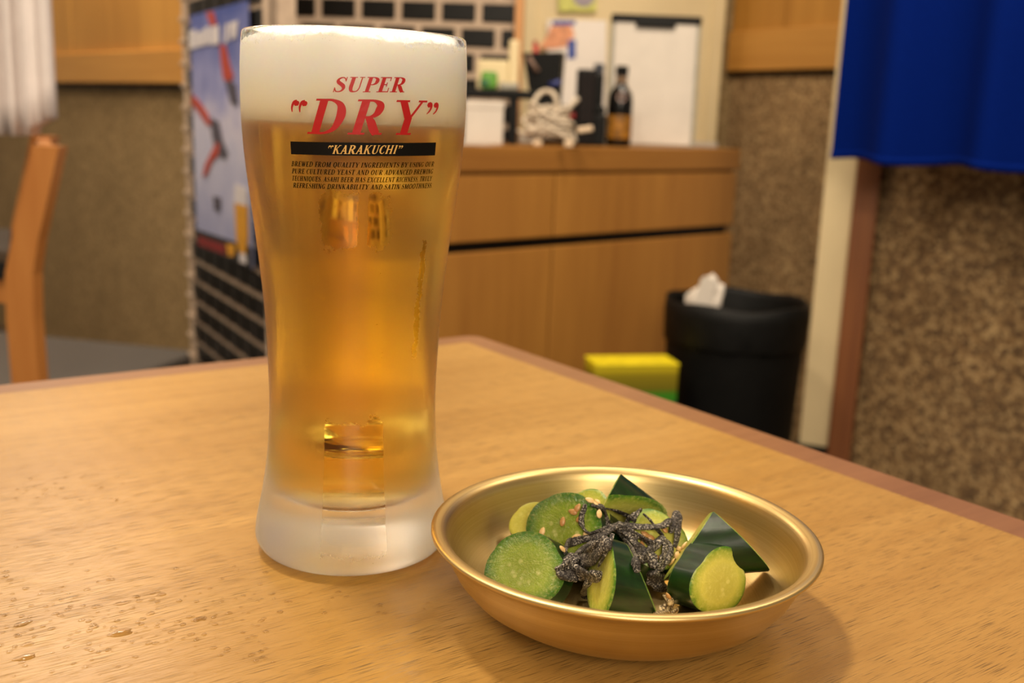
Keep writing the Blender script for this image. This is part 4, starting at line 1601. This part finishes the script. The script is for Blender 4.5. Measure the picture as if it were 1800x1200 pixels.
obj('sheets', bm, M_cream, t2)
pf = ct(840, 0.005)
t2 = thing('loose_papers', 'white papers on the near edge of the counter by the mug', 'paper', pf, atan2(ud.y, ud.x))
k2 = mpp(pf)
for i in range(3):
    bm = bmesh.new()
    box(bm, (-40 * k2, 0.0, 0.0008 * i), ((40 - 8 * i) * k2, 0.07, 0.0008 * i + 0.0006), 0, Matrix.Rotation(radians(3 * i), 4, 'Z'))
    obj('sheet', bm, M_white, t2)

# tangle of white cable
pc = ct(960, 0.03)
k = mpp(pc)
m = plain('white_cable', (206, 190, 168), 0.5, var=0.05)
rng = random.Random(21)
tc_ = thing('white_cable_tangle', 'tangled heap of white cable on the counter', 'cable', pc)
for s in range(3):
    pts = []
    for i in range(26):
        a = i * 1.15 + s * 2
        rr = rng.uniform(0.5, 1.0)
        h_ = rng.uniform(0.1, 1.0)
        pts.append((56 * k * rr * cos(a) * (1.1 - 0.4 * h_), 0.026 * rr * sin(a), 0.004 + h_ * 66 * k))
    bm = bmesh.new()
    tube(bm, catmull(pts, 6), 0.0032, 6)
    obj('cable_coil', bm, m, tc_, True)
bm = bmesh.new()
tube(bm, catmull([(-30 * k, 0, 30 * k), (-26 * k, 0.0, 70 * k), (-10 * k, 0.01, 92 * k), (10 * k, 0.0, 88 * k), (18 * k, 0, 60 * k), (30 * k, 0, 40 * k)], 6), 0.005, 8)
tube(bm, catmull([(20 * k, -0.01, 50 * k), (40 * k, -0.01, 70 * k), (52 * k, -0.01, 84 * k)], 6), 0.005, 8)
obj('cable_loop', bm, m, tc_, True)
M_plug = plain('cream_plug', (222, 196, 164), 0.45)
boxobj('plug', (56 * k, -0.02, 14 * k), (84 * k, -0.008, 24 * k), M_plug, tc_, 0.003, Matrix.Rotation(radians(-10), 4, 'Y'))
boxobj('plug', (-24 * k, -0.045, 0.0), (-8 * k, -0.034, 10 * k), M_plug, tc_, 0.003)
boxobj('plug', (30 * k, -0.045, 0.0), (46 * k, -0.034, 12 * k), M_plug, tc_, 0.003)

# poster and sheets on the door behind the counter (flat prints)
dY = 2.86
Mdoor = dr.matrix_world


def on_door(x, y):
    """point of the door's front plane on the sight line of a photo point, in door coordinates"""
    inv_ = Mdoor.inverted()
    o_, r_ = inv_ @ CAM, inv_.to_3x3() @ ray(x, y)
    t = (-0.014 - o_.y) / r_.y
    return o_ + r_ * t


def door_poly(name, pts, depth, mat, parent):
    bm = bmesh.new()
    a = [bm.verts.new(p + Vector((0, -depth, 0))) for p in pts]
    b_ = [bm.verts.new(p + Vector((0, -depth + 0.0012, 0))) for p in pts]
    bm.faces.new(a)
    bm.faces.new(b_[::-1])
    n_ = len(pts)
    for i in range(n_):
        bm.faces.new((a[i], b_[i], b_[(i + 1) % n_], a[(i + 1) % n_]))
    return obj(name, bm, mat, parent)


t = thing('door_poster', 'white sheet with orange and blue print on the cream door', 'poster')
t.matrix_world = Mdoor
door_poly('sheet', [on_door(x, y) for x, y in ((962, 34), (1066, 36), (1066, 236), (962, 236))], 0.000, plain('bright_paper', (240, 232, 224), 0.7, var=0.02), t)
M_or = plain('orange_print', (232, 160, 118), 0.6, var=0.15, scale=60)
M_bl = plain('blue_print', (64, 88, 170), 0.6, var=0.2, scale=60)
door_poly('orange_print', [on_door(x, y) for x, y in ((968, 46), (1004, 44), (1010, 62), (996, 82), (972, 86), (948, 84), (962, 62))], 0.002, M_or, t)
door_poly('blue_print', [on_door(x, y) for x, y in ((972, 36), (1012, 36), (1010, 44), (970, 44))], 0.002, M_bl, t)
door_poly('blue_print', [on_door(x, y) for x, y in ((998, 70), (1012, 70), (1012, 102), (998, 104))], 0.0025, M_bl, t)
t = thing('green_sticker', 'round green and grey sticker at the top of the cream door', 'sticker')
t.matrix_world = Mdoor
door_poly('green_square', [on_door(x, y) for x, y in ((980, -30), (1050, -30), (1048, 20), (982, 20))], 0.000, plain('yellow_green_print', (206, 206, 110), 0.6), t)
cp_ = on_door(1026, -8)
door_poly('grey_disc', [on_door(1026 + 20 * cos(2 * pi * i / 20), -8 + 20 * sin(2 * pi * i / 20)) for i in range(20)], 0.002, plain('grey_violet_print', (160, 150, 160), 0.6), t)

# ------------------------------------------------------------------ poster on the pillar
Mpil = pl.matrix_world


def on_pillar(x, y):
    inv_ = Mpil.inverted()
    o_, r_ = inv_ @ CAM, inv_.to_3x3() @ ray(x, y)
    t = (-0.010 - o_.y) / r_.y
    return o_ + r_ * t


def pil_poly(name, px_, depth, mat, parent, thick=0.0008):
    bm = bmesh.new()
    pts = [on_pillar(x, y) for x, y in px_]
    a = [bm.verts.new(p + Vector((0, -depth, 0))) for p in pts]
    b_ = [bm.verts.new(p + Vector((0, -depth + thick, 0))) for p in pts]
    bm.faces.new(a)
    bm.faces.new(b_[::-1])
    n_ = len(pts)
    for i in range(n_):
        bm.faces.new((a[i], b_[i], b_[(i + 1) % n_], a[(i + 1) % n_]))
    return obj(name, bm, mat, parent)


m, nt, b = new_mat('poster_sky')
tcn = nt.nodes.new('ShaderNodeTexCoord')
sp = nt.nodes.new('ShaderNodeSeparateXYZ')
nt.links.new(tcn.outputs['Object'], sp.inputs[0])
zz0, zz1 = on_pillar(390, 430).z, on_pillar(390, 10).z
mr = nt.nodes.new('ShaderNodeMapRange')
mr.inputs[1].default_value = zz0
mr.inputs[2].default_value = zz1
nt.links.new(sp.outputs[2], mr.inputs[0])
f = mth(nt, 'ADD', mr.outputs[0], mth(nt, 'MULTIPLY', mth(nt, 'SUBTRACT', noise(nt, coords(nt), 14, 4), 0.5), 0.55))
nt.links.new(ramp(nt, f, [(0.05, lin((160, 164, 200))), (0.40, lin((196, 196, 220))), (0.50, lin((206, 202, 222))), (0.68, lin((150, 154, 204))), (1.0, lin((64, 84, 160)))]), b.inputs['Base Color'])
b.inputs['Roughness'].default_value = 0.45
M_sky = m
ps = thing('pillar_poster', 'blue and white sport poster with a beer glass on the brick pillar', 'poster')
ps.matrix_world = Mpil
pil_poly('sheet', [(334, 28), (436, 0), (444, 472), (346, 430)], 0.0, M_sky, ps, 0.0015)
M_sred = plain('poster_red', (190, 70, 50), 0.5, var=0.2, scale=80)
M_sgrey = plain('poster_grey', (84, 78, 92), 0.5, var=0.3, scale=80)
M_swhite = plain('poster_white', (224, 218, 220), 0.5, var=0.03)
M_sgold = plain('poster_gold', (226, 160, 20), 0.45, var=0.1, scale=60)
M_sblack = plain('poster_black', (20, 16, 16), 0.5)
M_sdred = plain('poster_dark_red', (130, 20, 18), 0.5)
# title strokes (white blurred letters)
for px_ in ([(334, 55), (345, 51), (346, 84), (335, 87)], [(347, 58), (358, 53), (359, 80), (348, 83)], [(360, 50), (369, 46), (371, 76), (361, 80)], [(372, 48), (386, 44), (387, 76), (373, 80)],
            [(398, 44), (404, 40), (402, 74), (396, 76)], [(406, 40), (420, 36), (416, 66), (408, 70)]):
    pil_poly('title_letter', px_, 0.0024, M_swhite, ps)
pil_poly('figure', [(364, 22), (376, 20), (382, 44), (372, 46)], 0.0022, M_sred, ps)
pil_poly('figure', [(388, 78), (398, 80), (404, 108), (412, 134), (404, 150), (394, 138), (390, 108)], 0.0024, M_sred, ps)
pil_poly('figure', [(398, 140), (416, 148), (420, 184), (408, 182), (402, 160)], 0.0026, M_sgrey, ps)
pil_poly('figure', [(340, 166), (352, 178), (366, 198), (374, 222), (364, 218), (350, 196), (338, 182)], 0.0024, M_sred, ps)
pil_poly('figure', [(372, 206), (386, 214), (392, 244), (402, 268), (396, 280), (380, 266), (374, 236)], 0.0026, M_sgrey, ps)
pil_poly('figure', [(382, 250), (388, 254), (386, 272), (374, 284), (366, 306), (358, 312), (362, 290), (372, 270)], 0.0028, M_sred, ps)
pil_poly('figure', [(376, 344), (390, 348), (388, 372), (378, 368)], 0.0024, M_sgrey, ps)
pil_poly('dark_band', [(344, 402), (443, 434), (444, 474), (346, 430)], 0.0024, M_sblack, ps)
pil_poly('red_band', [(350, 414), (398, 430), (399, 448), (351, 430)], 0.0030, M_sdred, ps)
pil_poly('yellow_mark', [(400, 428), (416, 430), (414, 450), (404, 450)], 0.0032, M_sgold, ps)
pil_poly('printed_beer', [(415, 356), (437, 362), (438, 420), (434, 446), (424, 444), (418, 420)], 0.0034, M_sgold, ps)
pil_poly('printed_foam', [(416, 322), (436, 330), (437, 362), (415, 356)], 0.0036, M_swhite, ps)
pil_poly('printed_glass_foot', [(424, 444), (434, 446), (436, 464), (424, 460)], 0.0036, M_swhite, ps)

# ------------------------------------------------------------------ waste bin, tissue, yellow box
bc = at(1290, 600, 1.98)
rb = 125 * mpp(bc)
zb1 = at(1290, 528, 1.98).z
bn = thing('waste_bin', 'black bag-lined waste bin in front of the cabinet', 'waste bin', (bc.x, bc.y, FLOOR))
hb = zb1 - FLOOR
M_bin = plain('black_bin_plastic', (9, 9, 8), 0.6, var=0.2, scale=20, spec=0.15)
bm = bmesh.new()
lathe(bm, [(0, 0), (rb * .80, 0), (rb * .82, .006), (rb * .965, hb - .03), (rb * .965, hb - .005), (rb * .93, hb - .005), (rb * .79, .012), (0, .012)], 56)
obj('bin_body', bm, M_bin, bn, True)
bm = bmesh.new()
rng = random.Random(2)
lathe(bm, [(rb * .90, hb - .10), (rb * .925, hb - .006), (rb * .95, hb + .004), (rb * .985, hb + .002), (rb * 1.0, hb - .02), (rb * .985, hb - .075), (rb * .98, hb - .077), (rb * .975, hb - .02)], 56)
for v_ in bm.verts:
    if v_.co.z < hb - 0.05 and v_.co.xy.length > rb * .95:
        v_.co.z += rng.uniform(-0.003, 0.003)
    elif v_.co.z > hb - 0.01:
        v_.co.z += 0.003 * sin(5 * atan2(v_.co.y, v_.co.x))
obj('bin_liner', bm, plain('black_bag', (8, 8, 7), 0.55, var=0.3, spec=0.2), bn, True)
pt_ = at(1244, 520, 1.93)
tp = thing('crumpled_paper', 'crumpled white paper sticking out of the black bin', 'paper', (pt_.x, pt_.y, zb1))
k = mpp(pt_)
bm = bmesh.new()
bmesh.ops.create_icosphere(bm, subdivisions=3, radius=1.0)
rng = random.Random(4)
for v_ in bm.verts:
    n_ = v_.co.copy()
    f_ = 1 + 0.18 * sin(5 * n_.x + 3 * n_.z) + 0.12 * sin(7 * n_.y - 4 * n_.z) + rng.uniform(-.05, .05)
    x_, y_, z_ = n_ * f_
    v_.co = ((x_ * 30 + 10 * z_) * k, y_ * 0.03, (z_ * 34 + 12) * k)
obj('wad', bm, M_white, tp)
bm = bmesh.new()
pts = [(-34, -22), (-4, -30), (6, 44), (-14, 52), (-20, 46)]
a = [bm.verts.new((x_ * k, -0.034, z_ * k + 0.002)) for x_, z_ in pts]
b_ = [bm.verts.new((x_ * k * .9, -0.028, z_ * k + 0.002)) for x_, z_ in pts]
bm.faces.new(a)
bm.faces.new(b_[::-1])
for i in range(5):
    bm.faces.new((a[i], b_[i], b_[(i + 1) % 5], a[(i + 1) % 5]))
obj('folded_sheet', bm, M_white, tp)

yc = at(1110, 640, 1.86)
yb = thing('yellow_box', 'yellow and green cardboard box on the floor by the bin', 'box', (yc.x, yc.y, FLOOR), radians(12))
k = mpp(yc)
yh = at(1110, 642, 1.83).z - FLOOR
yw = 76 * k
m, nt, b = new_mat('yellow_green_box_print')
sp = nt.nodes.new('ShaderNodeSeparateXYZ')
tcn = nt.nodes.new('ShaderNodeTexCoord')
nt.links.new(tcn.outputs['Object'], sp.inputs[0])
mr = nt.nodes.new('ShaderNodeMapRange')
mr.inputs[1].default_value = yh - 0.085
mr.inputs[2].default_value = yh
nt.links.new(sp.outputs[2], mr.inputs[0])
nt.links.new(ramp(nt, mr.outputs[0], [(0.0, lin((12, 30, 80))), (0.16, lin((20, 60, 80))), (0.22, lin((44, 120, 20))), (0.40, lin((56, 120, 20))), (0.48, lin((104, 96, 12))), (0.80, lin((132, 118, 14))), (0.95, lin((196, 178, 20)))]), b.inputs['Base Color'])
b.inputs['Roughness'].default_value = 0.4
boxobj('carton', (-yw, -0.035, 0), (yw, 0.035, yh), m, yb, 0.003)
boxobj('lid_flap', (-yw, -0.037, yh), (yw, 0.036, yh + 0.004), plain('yellow_card', (222, 204, 30), 0.4, var=0.08), yb, 0.001)

# ------------------------------------------------------------------ blue curtain in the doorway
m, nt, b = new_mat('blue_cotton')
v = coords(nt)
nt.links.new(ramp(nt, noise(nt, v, 900, 2), [(0.3, lin((0, 16, 76))), (0.7, lin((0, 28, 108)))]), b.inputs['Base Color'])
b.inputs['Roughness'].default_value = 0.9
b.inputs['Specular IOR Level'].default_value = 0.05
M_blue = m
q0, q1 = at(1452, 276, 2.05), at(1830, 305, 1.74)
zc = (q0.z + q1.z) / 2
cu = thing('blue_curtain', 'deep blue noren curtain hanging in the doorway at right', 'curtain', (q0.x, q0.y, 0))
dv = Vector((q1.x - q0.x, q1.y - q0.y, 0))
LL = dv.length * 1.8
dv.normalize()
nv = Vector((-dv.y, dv.x, 0))


def fold(u, z):
    a = 1 - 0.4 * min(1, max(0, (z - zc) / 1.2))
    return a * (0.030 * sin(u * 33 + 0.4) + 0.003 * sin(u * 71 + 1.1) + 0.004 * sin(u * 13 + z * 3))


bm = bmesh.new()
NU, NV = 110, 16
for side in (0, 1):
    grid = []
    for i in range(NU + 1):
        u = LL * i / NU
        row = []
        for j_ in range(NV + 1):
            zz_ = zc + (1.55 - zc) * j_ / NV
            p = dv * u + nv * (fold(u, zz_) + side * 0.0015)
            row.append(bm.verts.new((p.x, p.y, zz_ + (0.004 * sin(u * 30) if j_ == 0 else 0))))
        grid.append(row)
    for i in range(NU):
        for j_ in range(NV):
            bm.faces.new((grid[i][j_], grid[i + 1][j_], grid[i + 1][j_ + 1], grid[i][j_ + 1]))
obj('cloth', bm, M_blue, cu, True)
bm = bmesh.new()
grid = []
for i in range(NU + 1):
    u = LL * i / NU
    row = []
    for s_, z_ in ((-0.0015, zc), (-0.0015, zc + 0.014), (0.003, zc + 0.014), (0.003, zc)):
        p = dv * u + nv * (fold(u, z_) + s_)
        row.append(bm.verts.new((p.x, p.y, z_ + 0.004 * sin(u * 30) - 0.001)))
    grid.append(row)
for i in range(NU):
    for j_ in range(4):
        j2 = (j_ + 1) % 4
        bm.faces.new((grid[i][j_], grid[i + 1][j_], grid[i + 1][j2], grid[i][j2]))
obj('hem', bm, M_blue, cu, True)
bm = bmesh.new()
pa, pb_ = dv * -0.05, dv * (LL + 0.05)
tube(bm, [(pa.x, pa.y, 1.55), (pb_.x, pb_.y, 1.55)], 0.012, 12)
obj('curtain_rod', bm, M_jamb, cu, True)
for u_ in (0.02, LL - 0.02):
    boxobj('rod_bracket', (dv.x * u_ - 0.012, dv.y * u_ - 0.012, 1.56), (dv.x * u_ + 0.012, dv.y * u_ + 0.012, CEIL), M_jamb, cu, 0.002)

# ------------------------------------------------------------------ chair at the left
chx = 1.55
chair = thing('wooden_chair', 'wooden chair with slanted back post at left behind the table', 'chair', (at(45, 500, chx).x, chx, FLOOR))
ox, oy = chair.location.x, chair.location.y


def loc(p):
    return Vector((p.x - ox, p.y - oy, p.z - FLOOR))


def post(parent, dx, dyy):
    prof_ = [(88, 256), (70, 340), (52, 420), (42, 480), (44, 560), (54, 680), (60, 900)]
    bm = bmesh.new()
    rings = []
    for (x_, y_) in prof_:
        c_ = loc(at(x_, y_, chx)) + Vector((dx, dyy, 0))
        w_ = (23 if y_ < 480 else 25) * chx / FPX
        hw_ = 0.016
        rings.append([bm.verts.new(c_ + Vector(d_)) for d_ in ((-w_, -hw_, 0), (w_, -hw_, 0), (w_, hw_, 0), (-w_, hw_, 0))])
    c_ = rings[-1]
    rings.append([bm.verts.new((v_.co.x, v_.co.y, 0)) for v_ in c_])
    for a, b2 in zip(rings[:-1], rings[1:]):
        for i in range(4):
            bm.faces.new((a[i], a[(i + 1) % 4], b2[(i + 1) % 4], b2[i]))
    bm.faces.new(rings[0])
    bm.faces.new(rings[-1])
    bmesh.ops.bevel(bm, geom=[e for e in bm.edges if e.calc_face_angle(0) > 0.6], offset=0.004, segments=2, affect='EDGES', profile=0.5)
    return obj('back_post', bm, M_chair, parent)


post(chair, 0, 0)
sd = Vector((at(60, 400, chx).x / chx, 1.0, 0))
post(chair, sd.x * 0.40, 0.40)
k = chx / FPX
s0 = loc(at(14, 475, chx))
M_pad = plain('black_leather', (18, 16, 14), 0.45)
tb0, tb1 = loc(at(74, 290, chx)), loc(at(74, 262, chx))
bm = bmesh.new()
vs = []
for (x_, z_) in ((-0.012, tb0.z), (0.010, tb0.z), (0.020, tb1.z), (-0.002, tb1.z)):
    vs.append([bm.verts.new((tb0.x + x_ + sd.x * d_, d_, z_)) for d_ in (0.014, 0.39)])
for i in range(4):
    a, b_ = vs[i], vs[(i + 1) % 4]
    bm.faces.new((a[0], a[1], b_[1], b_[0]))
bm.faces.new([v_[0] for v_ in vs])
bm.faces.new([v_[1] for v_ in vs][::-1])
obj('top_rail', bm, M_chair, chair)


def skewed(name, x0, x1, d0, d1, z0, z1, mat):
    bm = bmesh.new()
    vs = [[bm.verts.new((x_ + sd.x * d_, d_, z_)) for x_, d_ in ((x0, d0), (x1, d0), (x1, d1), (x0, d1))] for z_ in (z0, z1)]
    for i in range(4):
        bm.faces.new((vs[0][i], vs[0][(i + 1) % 4], vs[1][(i + 1) % 4], vs[1][i]))
    bm.faces.new(vs[0][::-1])
    bm.faces.new(vs[1])
    return obj(name, bm, mat, chair)


skewed('seat_pad', s0.x - 0.42, s0.x, -0.01, 0.40, s0.z - 0.012, s0.z + 0.014, M_pad)
skewed('seat_frame', s0.x - 0.42, s0.x + 0.02, 0.0, 0.39, s0.z - 0.05, s0.z - 0.013, M_chair)
for yy in (0.0, 0.36):
    skewed('front_leg', s0.x - 0.42, s0.x - 0.38, yy, yy + 0.035, 0, s0.z - 0.05, M_chair)

# grey bench in the far left corner
b0, b1 = at(40, 582, 2.62), at(352, 618, 2.50)
Mb = frame_m((b0.x, b0.y, 0), Vector((b1.x - b0.x, b1.y - b0.y, 0)))
bl = (b1 - b0).length
bz = (b0.z + b1.z) / 2
be = thing('grey_bench', 'low grey upholstered bench against the brown wall', 'bench')
be.matrix_world = Mb
bm = bmesh.new()
box(bm, (-0.5, -0.55, bz - 0.07), (bl, 0.0, bz), 0.012)
obj('seat', bm, M_greyfab, be)
boxobj('base', (-0.5, -0.52, FLOOR), (bl - 0.02, -0.02, bz - 0.07), M_dark, be)

# white cloth bundle hanging at the top left
hc = at(30, 100, 1.75)
hz0, hz1 = at(30, 238, 1.75).z, 0.75
k = mpp(hc)
hg = thing('hanging_cloth', 'white pleated cloth hanging at the upper left', 'cloth', (hc.x, hc.y, 0))
bm = bmesh.new()
NU = 60
xs = [(-150 + 196 * i / NU) for i in range(NU + 1)]
layers = []
for side in (0, 1):
    g = []
    for i, x_ in enumerate(xs):
        row = []
        for j_ in range(13):
            tt = j_ / 12
            bot = hz0 + max(0, (x_ - 4)) * 0.85 * k
            z_ = bot + (hz1 - bot) * tt
            y_ = 0.012 * sin(x_ * 0.20) + 0.006 * sin(x_ * 0.47 + 1) + (0.035 if side else -0.005)
            xx = x_ * (1 if tt < .9 else 0.96)
            row.append(bm.verts.new((xx * k, y_, z_)))
        g.append(row)
    layers.append(g)
for g in layers:
    for i in range(NU):
        for j_ in range(12):
            bm.faces.new((g[i][j_], g[i + 1][j_], g[i + 1][j_ + 1], g[i][j_ + 1]))
a, b_ = layers
for i in range(NU):
    bm.faces.new((a[i][0], a[i + 1][0], b_[i + 1][0], b_[i][0]))
    bm.faces.new((a[i][-1], a[i + 1][-1], b_[i + 1][-1], b_[i][-1]))
for j_ in range(12):
    bm.faces.new((a[0][j_], a[0][j_ + 1], b_[0][j_ + 1], b_[0][j_]))
    bm.faces.new((a[-1][j_], a[-1][j_ + 1], b_[-1][j_ + 1], b_[-1][j_]))
M_cloth = plain('white_cotton', (226, 216, 212), 0.85, var=0.03, scale=30)
obj('cloth', bm, M_cloth, hg, True)
bm = bmesh.new()
tube(bm, [(-170 * k, 0.015, hz1 + 0.006), (60 * k, 0.015, hz1 + 0.006)], 0.008, 10)
obj('hanging_rod', bm, M_jamb, hg, True)
for x_ in (-150, 40):
    bm = bmesh.new()
    tube(bm, [(x_ * k, 0.015, hz1 + 0.01), (x_ * k, 0.015, CEIL)], 0.002, 6)
    obj('cord', bm, M_white, hg, True)
